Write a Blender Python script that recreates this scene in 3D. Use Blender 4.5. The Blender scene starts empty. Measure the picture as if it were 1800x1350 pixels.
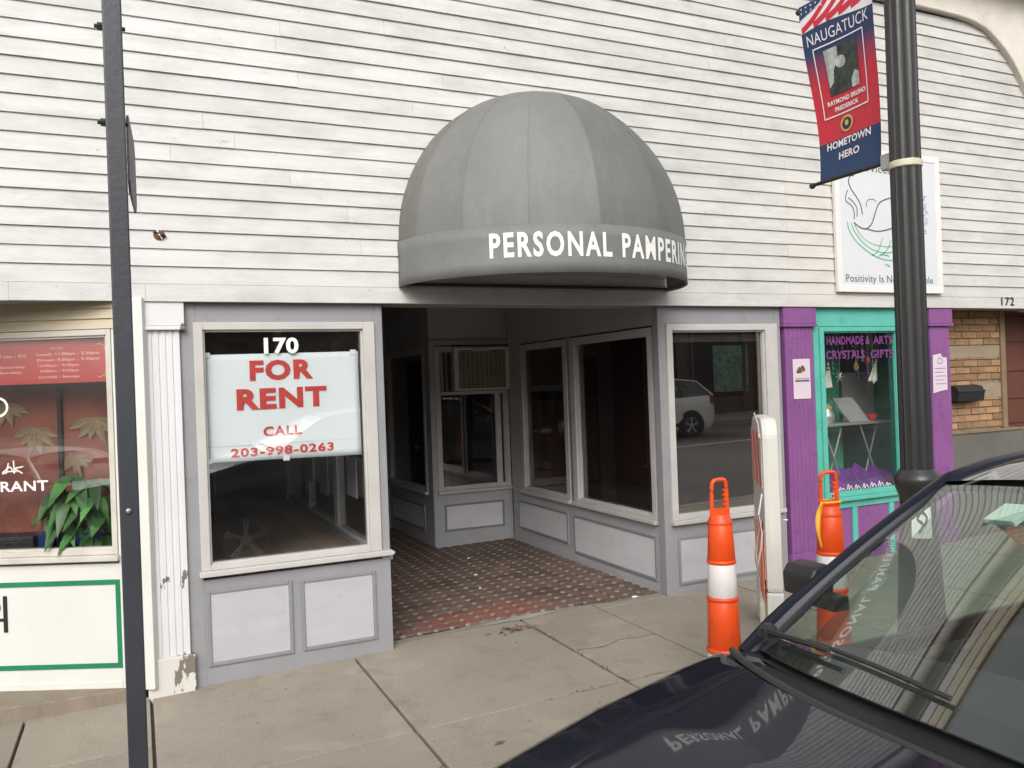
import bpy, bmesh, math, random
from mathutils import Vector, Matrix
random.seed(7)
R = math.radians
SC = bpy.context.scene
COL = SC.collection

# ------------------------------------------------------------------ camera, sky, sun, exposure
def set_camera():
    yaw, pitch, roll = 0.428737817, 0.00063215, -0.0362663956
    cy, sy, cp, sp = math.cos(yaw), math.sin(yaw), math.cos(pitch), math.sin(pitch)
    f = Vector((sy * cp, cy * cp, sp)); r = Vector((cy, -sy, 0)); u = r.cross(f)
    c, s = math.cos(roll), math.sin(roll)
    r2 = c * r + s * u; u2 = -s * r + c * u
    m = Matrix((r2, u2, -f)).transposed().to_4x4()
    m.translation = Vector((0, -5.33381, 1.74))
    cd = bpy.data.cameras.new('camera'); cd.sensor_width = 36; cd.lens = 29.013
    cd.clip_start = 0.05; cd.clip_end = 500
    co = bpy.data.objects.new('camera', cd); co.matrix_world = m; COL.objects.link(co); SC.camera = co
set_camera()

SUN_EL, SUN_AZ = R(36), R(205)          # azimuth measured clockwise from +y
w = bpy.data.worlds.new('World'); SC.world = w; w.use_nodes = True
nt = w.node_tree; nt.nodes.clear()
sky = nt.nodes.new('ShaderNodeTexSky'); sky.sky_type = 'NISHITA'; sky.sun_disc = False
sky.sun_elevation = SUN_EL; sky.sun_rotation = SUN_AZ; sky.dust_density = 5.0; sky.air_density = 1.2
hsv = nt.nodes.new('ShaderNodeHueSaturation'); hsv.inputs['Saturation'].default_value = 0.22   # cloud cover greys the blue
bg = nt.nodes.new('ShaderNodeBackground'); bg.inputs['Strength'].default_value = 0.15
wo = nt.nodes.new('ShaderNodeOutputWorld')
nt.links.new(sky.outputs[0], hsv.inputs['Color']); nt.links.new(hsv.outputs[0], bg.inputs[0]); nt.links.new(bg.outputs[0], wo.inputs[0])
sd = bpy.data.lights.new('sun', 'SUN'); sd.energy = 0.65; sd.angle = R(30); sd.color = (1.0, 0.96, 0.90)
so = bpy.data.objects.new('sun', sd); COL.objects.link(so)
so.rotation_euler = (R(90) - SUN_EL, 0, math.pi - SUN_AZ)
SC.view_settings.view_transform = 'Standard'; SC.view_settings.look = 'None'
SC.view_settings.exposure = 0.38; SC.view_settings.gamma = 1; SC.view_settings.use_curve_mapping = False
SC.cycles.transparent_max_bounces = 24; SC.cycles.max_bounces = 10

# ------------------------------------------------------------------ materials
class NT:
    def __init__(s, name):
        s.m = bpy.data.materials.new(name); s.m.use_nodes = True; s.t = s.m.node_tree; s.t.nodes.clear()
        s.out = s.n('ShaderNodeOutputMaterial')
    def n(s, t, **kw):
        x = s.t.nodes.new(t)
        for k, v in kw.items(): setattr(x, k, v)
        return x
    def l(s, a, b): s.t.links.new(a, b)
    def pos(s, scale=(1, 1, 1)):
        g = s.n('ShaderNodeNewGeometry'); mp = s.n('ShaderNodeMapping'); mp.inputs['Scale'].default_value = scale
        s.l(g.outputs['Position'], mp.inputs[0]); return mp.outputs[0]
    def noise(s, vec, scale, detail=4, rough=.55, dist=0):
        x = s.n('ShaderNodeTexNoise'); x.inputs['Scale'].default_value = scale; x.inputs['Detail'].default_value = detail
        x.inputs['Roughness'].default_value = rough; x.inputs['Distortion'].default_value = dist
        s.l(vec, x.inputs['Vector']); return x.outputs['Fac']
    def rng(s, v, a, b, c=0, d=1):
        x = s.n('ShaderNodeMapRange'); x.inputs[1].default_value = a; x.inputs[2].default_value = b
        x.inputs[3].default_value = c; x.inputs[4].default_value = d; s.l(v, x.inputs[0]); return x.outputs[0]
    def math(s, op, a, b=None):
        x = s.n('ShaderNodeMath', operation=op)
        for i, v in enumerate((a, b)):
            if v is None: continue
            if isinstance(v, (int, float)): x.inputs[i].default_value = v
            else: s.l(v, x.inputs[i])
        return x.outputs[0]
    def mix(s, f, a, b, mode='MIX'):
        x = s.n('ShaderNodeMix', data_type='RGBA', blend_type=mode)
        for k, v in (('Factor', f), ('A', a), ('B', b)):
            i = [q for q in x.inputs if q.name == k and q.type == ('VALUE' if k == 'Factor' else 'RGBA')][0]
            if isinstance(v, (int, float)): i.default_value = v
            elif isinstance(v, tuple): i.default_value = (*v, 1)
            else: s.l(v, i)
        return [q for q in x.outputs if q.type == 'RGBA'][0]
    def bsdf(s, col, rough, metal=0, coat=0, bump=None, bstr=.1, spec=.5, bdist=.01):
        b = s.n('ShaderNodeBsdfPrincipled')
        for k, v in (('Base Color', col), ('Roughness', rough)):
            if isinstance(v, tuple): b.inputs[k].default_value = (*v, 1)
            elif isinstance(v, (int, float)): b.inputs[k].default_value = v
            else: s.l(v, b.inputs[k])
        b.inputs['Metallic'].default_value = metal; b.inputs['Specular IOR Level'].default_value = spec
        b.inputs['Coat Weight'].default_value = coat; b.inputs['Coat Roughness'].default_value = .03
        if bump is not None:
            bu = s.n('ShaderNodeBump'); bu.inputs['Strength'].default_value = bstr; bu.inputs['Distance'].default_value = bdist
            s.l(bump, bu.inputs['Height']); s.l(bu.outputs[0], b.inputs['Normal'])
        s.l(b.outputs[0], s.out.inputs[0]); return b

def mat(name, col, rough=.6, metal=0, var=.12, vscale=5, stretch=(1, 1, 1), bump=.15, bscale=60, dirt=None, dscale=3, dlo=.55, dhi=.75, damt=.7, rand=0, coat=0, spec=.5):
    k = NT(name); v = k.pos(stretch)
    n = k.noise(v, vscale)
    c = k.mix(k.rng(n, .3, .7), tuple(max(0, x * (1 - var)) for x in col), tuple(min(1, x * (1 + var)) for x in col))
    if rand:
        oi = k.n('ShaderNodeObjectInfo')
        g = k.rng(oi.outputs['Random'], 0, 1, 1 - rand, 1 + rand)
        cc = k.n('ShaderNodeCombineColor'); [k.l(g, cc.inputs[i]) for i in range(3)]
        c = k.mix(1.0, c, cc.outputs[0], 'MULTIPLY')
    if dirt:
        d = k.rng(k.noise(k.pos(), dscale, 6, .65), dlo, dhi, 0, damt)
        c = k.mix(d, c, dirt)
    k.bsdf(c, rough, metal, coat, k.noise(v, bscale, 5) if bump else None, bump, spec)
    return k.m

def glass_mat(name, tint=(.93, .95, .95), rough=0.0, base=.04, haze=0.0):
    k = NT(name); g = k.n('ShaderNodeNewGeometry')
    d = k.n('ShaderNodeVectorMath', operation='DOT_PRODUCT'); k.l(g.outputs['Normal'], d.inputs[0]); k.l(g.outputs['Incoming'], d.inputs[1])
    a = k.math('ABSOLUTE', d.outputs['Value']); f = k.math('POWER', k.math('SUBTRACT', 1.0, a), 5.0)
    f = k.math('ADD', k.math('MULTIPLY', f, 1 - base), base)
    tr = k.n('ShaderNodeBsdfTransparent'); tr.inputs[0].default_value = (*tint, 1)
    gl = k.n('ShaderNodeBsdfGlossy'); gl.inputs['Roughness'].default_value = rough
    v = k.pos(); bu = k.n('ShaderNodeBump'); bu.inputs['Strength'].default_value = .03; bu.inputs['Distance'].default_value = .01
    k.l(k.noise(v, 1.6, 1), bu.inputs['Height']); k.l(bu.outputs[0], gl.inputs['Normal'])
    mx = k.n('ShaderNodeMixShader'); k.l(f, mx.inputs[0]); k.l(tr.outputs[0], mx.inputs[1]); k.l(gl.outputs[0], mx.inputs[2])
    if haze:
        df = k.n('ShaderNodeBsdfDiffuse'); df.inputs[0].default_value = (.45, .45, .43, 1)
        m2 = k.n('ShaderNodeMixShader'); k.l(k.rng(k.noise(v, 3, 6, .65), .35, .8, haze * .3, haze), m2.inputs[0])
        k.l(mx.outputs[0], m2.inputs[1]); k.l(df.outputs[0], m2.inputs[2]); mx = m2
    k.l(mx.outputs[0], k.out.inputs[0]); return k.m

def siding_mat():
    k = NT('weathered_white_paint')
    n1 = k.noise(k.pos((.5, 1, 9)), 2.2, 6, .65)          # long brushed streaks
    n2 = k.noise(k.pos((1, 1, 2.6)), 2.1, 7, .68)           # blotches
    n3 = k.noise(k.pos((1.2, 1, 14)), 7, 6, .7)           # grain showing through
    c = k.mix(k.rng(n1, .35, .68), (.632, .632, .622), (.555, .555, .545))
    c = k.mix(k.rng(n2, .46, .68, 0, .75), c, (.45, .447, .435))
    c = k.mix(k.rng(n3, .57, .76, 0, .55), c, (.37, .36, .34))
    smud = k.noise(k.pos((1, 1, 1.8)), 5.5, 6, .7); c = k.mix(k.rng(smud, .60, .74, 0, .5), c, (.40, .39, .365))
    spots = k.noise(k.pos((1, 1, 1)), 19, 3, .6)
    c = k.mix(k.rng(spots, .71, .75, 0, .75), c, (.30, .28, .25))
    oi = k.n('ShaderNodeObjectInfo'); g = k.rng(oi.outputs['Random'], 0, 1, .95, 1.03)
    cc = k.n('ShaderNodeCombineColor'); [k.l(g, cc.inputs[i]) for i in range(3)]
    c = k.mix(1.0, c, cc.outputs[0], 'MULTIPLY')
    # newer cream patch of paint right of where an old fixture stood
    sx = k.n('ShaderNodeSeparateXYZ'); gg = k.n('ShaderNodeNewGeometry'); k.l(gg.outputs['Position'], sx.inputs[0])
    px = k.rng(sx.outputs[0], 5.02, 5.03); px2 = k.rng(sx.outputs[0], 5.9, 6.6, 1, 0); pz = k.rng(sx.outputs[2], 3.45, 3.5, 1, 0)
    c = k.mix(k.math('MULTIPLY', k.math('MULTIPLY', px, pz), k.math('MULTIPLY', px2, .3)), c, (.66, .63, .575))
    right = k.rng(sx.outputs[0], 1.0, 6.0, 0, .45)         # older yellowed paint to the right
    c = k.mix(right, c, (.86, .835, .78), 'MULTIPLY')
    k.bsdf(c, .6, bump=n3, bstr=.25, bdist=.004); return k.m

def concrete_mat(name, col, seam=None):
    k = NT(name); v = k.pos()
    c = k.mix(k.rng(k.noise(v, .9, 6, .6), .3, .7), tuple(x * .86 for x in col), tuple(x * 1.12 for x in col))
    c = k.mix(k.rng(k.noise(v, 95, 3, .6), .38, .66, 0, .55), c, tuple(x * .70 for x in col))
    c = k.mix(k.rng(k.noise(v, 210, 2, .6), .6, .75, 0, .5), c, tuple(min(1, x * 1.4) for x in col))
    c = k.mix(k.rng(k.noise(v, 4.3, 8, .7), .53, .72, 0, .6), c, tuple(x * .62 for x in col))
    c = k.mix(k.rng(k.noise(v, 2.1, 3, .5, .8), .60, .66, 0, .28), c, tuple(min(1, x * 1.3) for x in col))
    sp = k.noise(v, 26, 2, .5); c = k.mix(k.rng(sp, .73, .75, 0, .7), c, (.08, .065, .05))   # gum and grit
    oi = k.n('ShaderNodeObjectInfo'); g = k.rng(oi.outputs['Random'], 0, 1, .94, 1.05)
    cc = k.n('ShaderNodeCombineColor'); [k.l(g, cc.inputs[i]) for i in range(3)]
    c = k.mix(1.0, c, cc.outputs[0], 'MULTIPLY')
    k.bsdf(c, .85, bump=k.noise(v, 130, 4, .7), bstr=.35, bdist=.004, spec=.3); return k.m

def tile_mat():
    k = NT('worn_octagon_tile'); v = k.pos()
    oi = k.n('ShaderNodeObjectInfo'); g = k.rng(oi.outputs['Random'], 0, 1, .7, 1.35)
    base = k.mix(k.rng(k.noise(v, 1.6, 5), .35, .65), (.098, .062, .050), (.145, .090, .070))
    cc = k.n('ShaderNodeCombineColor'); [k.l(g, cc.inputs[i]) for i in range(3)]
    base = k.mix(1.0, base, cc.outputs[0], 'MULTIPLY')
    dist = k.n('ShaderNodeVectorMath', operation='DISTANCE'); mp = k.n('ShaderNodeMapping'); mp.inputs['Scale'].default_value = (.42, 1, 0)
    gg = k.n('ShaderNodeNewGeometry'); k.l(gg.outputs['Position'], mp.inputs[0]); k.l(mp.outputs[0], dist.inputs[0]); dist.inputs[1].default_value = (2.38 * .42, .40, 0)
    dd = k.math('ADD', dist.outputs['Value'], k.math('MULTIPLY', k.math('SUBTRACT', k.noise(v, 7, 4), .5), .45))
    base = k.mix(k.rng(dd, .14, .30, .85, 0), base, (.27, .085, .06))       # the red glaze still shows where feet keep it clean
    dust = k.rng(k.noise(v, 2.3, 6, .65), .38, .75, .08, .5); base = k.mix(dust, base, (.24, .195, .16))
    k.bsdf(base, .65, bump=k.noise(v, 60, 4), bstr=.12, bdist=.004); return k.m

def peel_mat(name, col, under, lo=.66, hi=.68, scale=6, zfade=None, rough=.5):
    """paint that has flaked off to the wood underneath"""
    k = NT(name); v = k.pos((1, 1, .45))
    c = k.mix(k.rng(k.noise(v, 3, 5), .3, .7), tuple(x * .93 for x in col), tuple(min(1, x * 1.05) for x in col))
    n = k.noise(v, scale, 5, .6)
    f = k.rng(n, lo, hi)
    if zfade:
        sx = k.n('ShaderNodeSeparateXYZ'); g = k.n('ShaderNodeNewGeometry'); k.l(g.outputs['Position'], sx.inputs[0])
        add = k.rng(sx.outputs[2], zfade[0], zfade[1], zfade[2], 0)
        f = k.rng(k.math('ADD', n, add), lo, hi)
    c = k.mix(f, c, under)
    k.bsdf(c, rough, bump=f, bstr=-.4, bdist=.002); return k.m

def awning_mat(name, col):
    k = NT(name); v = k.pos()
    c = k.mix(k.rng(k.noise(v, 2.2, 6, .6), .3, .7), tuple(x * .88 for x in col), tuple(x * 1.08 for x in col))
    st = k.noise(k.pos((5, 5, .8)), 3, 5, .65); c = k.mix(k.rng(st, .5, .75, 0, .16), c, (.28, .28, .27))
    mott = k.noise(v, 17, 6, .7); c = k.mix(k.rng(mott, .55, .75, 0, .3), c, tuple(x * .6 for x in col))
    k.bsdf(c, .62, bump=k.noise(k.pos((1, 1, .6)), 4.5, 5, .6), bstr=.35, bdist=.035); return k.m

def asphalt_mat():
    k = NT('asphalt'); v = k.pos()
    c = k.mix(k.rng(k.noise(v, .5, 6, .6), .3, .7), (.085, .08, .072), (.13, .122, .11))
    c = k.mix(k.rng(k.noise(v, 120, 2), .6, .75, 0, .6), c, (.16, .16, .155))
    k.bsdf(c, .85, bump=k.noise(v, 150, 3), bstr=.5, bdist=.005); return k.m

MT = {}
MT['siding'] = siding_mat()
MT['stucco'] = mat('cream_stucco', (.66, .62, .555), .85, var=.06, bump=.6, bscale=45, dirt=(.45, .41, .35), dscale=2.2)
MT['eave'] = mat('brown_eave', (.20, .145, .09), .7)
MT['brightened_panel'] = mat('brightened_panel_paint', (.62, .62, .645), .5, var=.05, vscale=3, stretch=(1, 1, 3), bump=.08, dirt=(.40, .39, .37), dscale=6, dlo=.57, dhi=.78, damt=.45)  # pale panel grey lightened in colour to offset the shade in the recess
MT['entry'] = mat('brightened_grey_paint', (.405, .407, .425), .5, var=.06, vscale=3, bump=.08, dirt=(.26, .25, .235), dscale=4, dlo=.6, dhi=.8, damt=.5)  # shopfront grey again, its colour raised to brighten the shaded recess walls
MT['grey'] = mat('grey_paint', (.285, .285, .302), .5, var=.06, vscale=3, bump=.08, dirt=(.17, .16, .15), dscale=7, dlo=.58, dhi=.76, damt=.5)
MT['panel'] = mat('pale_grey_paint', (.455, .455, .487), .5, var=.05, vscale=3, stretch=(1, 1, 3), bump=.08, dirt=(.30, .29, .28), dscale=6, dlo=.57, dhi=.78, damt=.45)
MT['mould'] = mat('mid_grey_paint', (.235, .236, .252), .5, var=.06, bump=.08)
MT['casing'] = mat('off_white_paint', (.50, .482, .465), .5, var=.07, vscale=4, bump=.1, dirt=(.36, .32, .28), dscale=5, dlo=.62, dhi=.8, damt=.5)
MT['pil'] = peel_mat('white_pilaster_paint', (.67, .67, .68), (.17, .15, .13), .665, .68, 9, (0.35, 1.0, .05))
MT['plinth'] = peel_mat('peeling_white_paint', (.64, .625, .59), (.20, .17, .14), .535, .55, 4.5)
MT['tan'] = mat('tan_board_paint', (.52, .45, .33), .6, var=.06, stretch=(1, 1, 8), bump=.15)
MT['white'] = mat('white_paint', (.66, .66, .625), .5, var=.04, vscale=2, bump=.05, dirt=(.50, .475, .42), dscale=3, dlo=.58, dhi=.85, damt=.4)
MT['green'] = mat('green_paint', (.008, .19, .085), .5, var=.12)
MT['letter_white'] = mat('white_vinyl', (.86, .86, .84), .5, var=.03, bump=0)
MT['letter_black'] = mat('black_vinyl', (.012, .012, .013), .5, var=.1, bump=0)
MT['letter_red'] = mat('red_print', (.62, .055, .05), .55, var=.12, vscale=9, bump=0)
MT['paper'] = mat('sign_paper', (.84, .89, .90), .6, var=.02, vscale=2, bump=.15, bscale=5)
MT['purple'] = mat('purple_paint', (.225, .08, .245), .5, var=.08, vscale=3, bump=.1, dirt=(.12, .04, .13), dscale=8)
MT['teal'] = mat('teal_paint', (.10, .43, .35), .5, var=.07, vscale=3, bump=.1, dirt=(.05, .24, .20), dscale=8)
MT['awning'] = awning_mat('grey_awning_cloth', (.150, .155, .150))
MT['awning2'] = awning_mat('lit_awning_cloth', (.178, .181, .172))  # awning grey lightened: brighter light on the left gores, put into the cloth colour
MT['awning3'] = awning_mat('warm_lit_awning_cloth', (.160, .158, .138))  # warm reflected light on the leftmost gore, put into the cloth colour
MT['black'] = mat('black_plastic', (.016, .016, .017), .45, var=.2, bump=.1)
MT['rubber'] = mat('rubber', (.02, .02, .02), .8, var=.2)
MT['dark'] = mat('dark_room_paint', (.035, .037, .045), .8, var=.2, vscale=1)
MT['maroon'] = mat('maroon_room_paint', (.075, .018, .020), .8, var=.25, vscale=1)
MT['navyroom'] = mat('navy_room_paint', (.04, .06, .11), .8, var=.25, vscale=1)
MT['ceil'] = mat('recess_ceiling_paint', (.75, .73, .69), .7, var=.08)
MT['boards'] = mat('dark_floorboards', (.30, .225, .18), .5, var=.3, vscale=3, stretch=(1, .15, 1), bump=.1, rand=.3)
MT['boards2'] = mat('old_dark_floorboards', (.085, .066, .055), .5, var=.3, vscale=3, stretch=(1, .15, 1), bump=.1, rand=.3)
MT['glass'] = glass_mat('shop_glass', (.97, .98, .98), base=.10, haze=.012)
MT['glass2'] = glass_mat('dusty_shop_glass', (.93, .95, .94), base=.06, haze=.03)
MT['glass3'] = glass_mat('coated_bay_glass', (.74, .72, .70), base=.34, haze=.012)
MT['glass4'] = glass_mat('restaurant_glass', (.95, .96, .96), base=.085, haze=.008)
MT['windscreen'] = glass_mat('windscreen_glass', (.78, .93, .85), base=.21, haze=.05)
MT['carglass'] = glass_mat('tinted_car_glass', (.66, .78, .71), base=.06, haze=.30)
MT['slab'] = concrete_mat('sidewalk_concrete', (.325, .289, .236))
MT['kerb'] = concrete_mat('kerb_concrete', (.34, .315, .275))
MT['joint'] = mat('joint_dirt', (.10, .082, .062), .95, var=.4, vscale=30, bump=.3)
MT['smear'] = concrete_mat('cement_smear', (.40, .385, .35))
MT['step'] = concrete_mat('old_step_concrete', (.27, .225, .175))
MT['tile'] = tile_mat()
MT['dot'] = mat('dot_tile', (.31, .255, .225), .6, var=.3, vscale=6, bump=.1)
MT['grout'] = mat('dark_grout', (.06, .05, .042), .9, var=.3, vscale=12)
MT['asphalt'] = asphalt_mat()
MT['road_white'] = mat('road_paint', (.55, .55, .52), .7, var=.2, vscale=8)
MT['steel_post'] = mat('charcoal_post_paint', (.040, .043, .052), .42, var=.12, vscale=3, bump=.1)
MT['plate'] = mat('grey_sign_back', (.13, .135, .145), .5, var=.1)
MT['pole'] = mat('black_pole_paint', (.030, .030, .029), .35, var=.25, vscale=4, stretch=(1, 1, .3), bump=.12)
MT['galv'] = mat('galvanised_steel', (.42, .42, .40), .45, metal=.8, var=.15)
MT['strap'] = mat('cream_band', (.62, .57, .45), .5, var=.15)
MT['orange'] = mat('safety_orange_plastic', (.74, .072, .007), .42, var=.07, vscale=4, bump=.06, dirt=(.20, .055, .03), dscale=9, dlo=.56, dhi=.74, damt=.55)
MT['yellow_tape'] = mat('yellow_ribbon', (.85, .42, .03), .5, var=.1)
MT['reflect_white'] = mat('white_reflective_sheet', (.70, .665, .66), .35, var=.05, vscale=8, bump=.05, dirt=(.34, .28, .26), dscale=9, dlo=.56, dhi=.74, damt=.55)
MT['barricade'] = mat('white_barricade_plastic', (.66, .65, .60), .45, var=.06, vscale=2, bump=.1, dirt=(.52, .49, .43), dscale=4, dlo=.6, dhi=.8, damt=.5)
MT['sheet_orange'] = mat('orange_sheeting', (.80, .16, .05), .4, var=.1, vscale=8, bump=.1)
MT['peel'] = mat('peeled_backing', (.80, .60, .46), .6, var=.1)
MT['brick'] = mat('tan_brick', (.31, .185, .095), .85, var=.16, vscale=14, bump=.5, bscale=60, rand=.28)
MT['mortar'] = mat('mortar', (.25, .20, .15), .95, var=.15)
MT['stone'] = mat('stone_band', (.28, .23, .16), .85, var=.1, bump=.3)
MT['door_brown'] = mat('brown_door_paint', (.115, .042, .030), .5, var=.1, bump=.1)
MT['greywall'] = mat('grey_lower_wall', (.13, .125, .11), .7, var=.15, vscale=2)
MT['ac'] = mat('beige_metal', (.68, .64, .56), .5, var=.08, dirt=(.30, .26, .21), dscale=5)
MT['accore'] = mat('dark_core', (.10, .085, .07), .8)
MT['acgrille'] = mat('brown_grille', (.50, .44, .36), .6, var=.15)
MT['navy'] = mat('navy_car_paint', (.0045, .0065, .016), .5, metal=0, var=.1, vscale=2, bump=0, coat=1.0, spec=.15)
MT['navy_trim'] = mat('navy_pillar_paint', (.006, .008, .018), .35, var=.1, bump=0, spec=.25)
MT['carwhite'] = mat('white_car_paint', (.78, .77, .72), .3, var=.02, bump=0, coat=1.0)
MT['carsilver'] = mat('silver_car_paint', (.50, .50, .47), .32, metal=.5, var=.03, bump=0, coat=1.0)
MT['cladding'] = mat('dark_cladding', (.03, .03, .03), .6, var=.1)
MT['interior'] = mat('car_interior', (.03, .031, .033), .75, var=.15, bump=.1)
MT['seat'] = mat('seat_cloth', (.055, .056, .058), .85, var=.15, bump=.2)
MT['liner'] = mat('headliner', (.42, .41, .38), .9, var=.05)
MT['alloy'] = mat('alloy_wheel', (.45, .45, .46), .35, metal=.8, var=.05, bump=0)
MT['lens_red'] = mat('red_lamp_lens', (.35, .01, .012), .2, var=.1, bump=0, coat=.6)
MT['lens_clear'] = mat('clear_lamp_lens', (.55, .56, .57), .15, var=.05, bump=0, coat=.8)
MT['tag'] = mat('pale_plastic', (.80, .86, .80), .5, var=.03, bump=0)
MT['leaf'] = mat('plant_leaf', (.04, .125, .03), .45, var=.35, vscale=8, bump=.1, rand=.35)
MT['leaf_pale'] = mat('painted_pale_leaf', (.235, .16, .088), .6, var=.15, vscale=8, rand=.2, bump=0)
MT['stem'] = mat('plant_stem', (.10, .075, .04), .8)
MT['pot'] = mat('blue_glazed_pot', (.010, .030, .13), .25, var=.2)
MT['redwall'] = mat('red_screen', (.215, .062, .042), .7, var=.4, vscale=3, bump=.05)
MT['banner_red'] = mat('red_hours_board', (.50, .045, .04), .5, var=.12, vscale=3, bump=0)
MT['gold'] = mat('gold_print', (.62, .40, .14), .5, var=.15, bump=0)
MT['pink'] = mat('pale_pink_print', (.86, .52, .47), .5, var=.05, bump=0)
MT['flag_navy'] = mat('banner_navy_print', (.018, .045, .12), .6, var=.1, vscale=6, bump=.05)
MT['flag_red'] = mat('banner_red_print', (.58, .026, .048), .6, var=.08, vscale=6, bump=.05)
MT['flag_white'] = mat('banner_white_print', (.80, .76, .78), .6, var=.04, bump=0)
MT['photo_light'] = mat('photo_light_grey', (.42, .45, .42), .6, var=.45, vscale=22, bump=0)
MT['photo_dark'] = mat('photo_dark_grey', (.035, .045, .04), .6, var=.7, vscale=30, bump=0)
MT['sign_white'] = mat('white_sign_panel', (.62, .64, .66), .5, var=.03, vscale=2, bump=0)
MT['sign_frame'] = mat('white_sign_frame', (.72, .71, .69), .5, var=.04)
MT['print_green'] = mat('green_print', (.12, .42, .28), .6, var=.15, bump=0)
MT['print_lav'] = mat('lavender_print', (.20, .14, .38), .6, var=.2, bump=0)
MT['print_grey'] = mat('grey_print', (.10, .10, .11), .6, var=.2, bump=0)
MT['pink_paper'] = mat('notice_paper', (.62, .53, .60), .7, var=.05, bump=.1, bscale=8)
MT['curtain'] = mat('green_curtain', (.08, .42, .26), .85, var=.25, vscale=4, stretch=(6, 6, .6), bump=.2)
MT['decal_purple'] = mat('purple_decal', (.16, .035, .165), .6, var=.3, vscale=12, bump=0)
MT['purple_cloth'] = mat('purple_cloth', (.14, .03, .24), .8, var=.4, vscale=9, bump=.3)
MT['cream'] = mat('cream_card', (.86, .83, .66), .7, var=.05, bump=0)
MT['board_grey'] = mat('grey_board', (.30, .31, .31), .7, var=.15, vscale=5)
MT['silver'] = mat('pale_metal', (.55, .57, .53), .35, metal=.6, var=.1)
MT['opp_brick'] = mat('opposite_brick', (.13, .065, .045), .85, var=.25, vscale=6, bump=.3)
MT['opp_brown'] = mat('opposite_brown_front', (.085, .055, .04), .6, var=.25, vscale=3)
MT['opp_tan'] = mat('opposite_tan_wall', (.36, .29, .20), .85, var=.12, vscale=2)
MT['opp_win'] = mat('opposite_dark_window', (.02, .022, .025), .08, var=.2, bump=0)
MT['opp_poster'] = mat('window_poster', (.16, .26, .19), .5, var=.5, vscale=8, bump=0)
MT['dead_leaf'] = mat('dead_leaf', (.20, .115, .05), .9, var=.3, vscale=20)
MT['blue_cloth'] = mat('blue_tarpaulin', (.04, .13, .24), .6, var=.2)
MT['grime'] = mat('grimy_white_trim', (.55, .52, .46), .6, var=.1)
MT['rust'] = mat('rusty_metal', (.16, .075, .04), .8, var=.4, vscale=30)
MT['soffit'] = mat('grey_soffit', (.30, .28, .25), .7)

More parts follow.
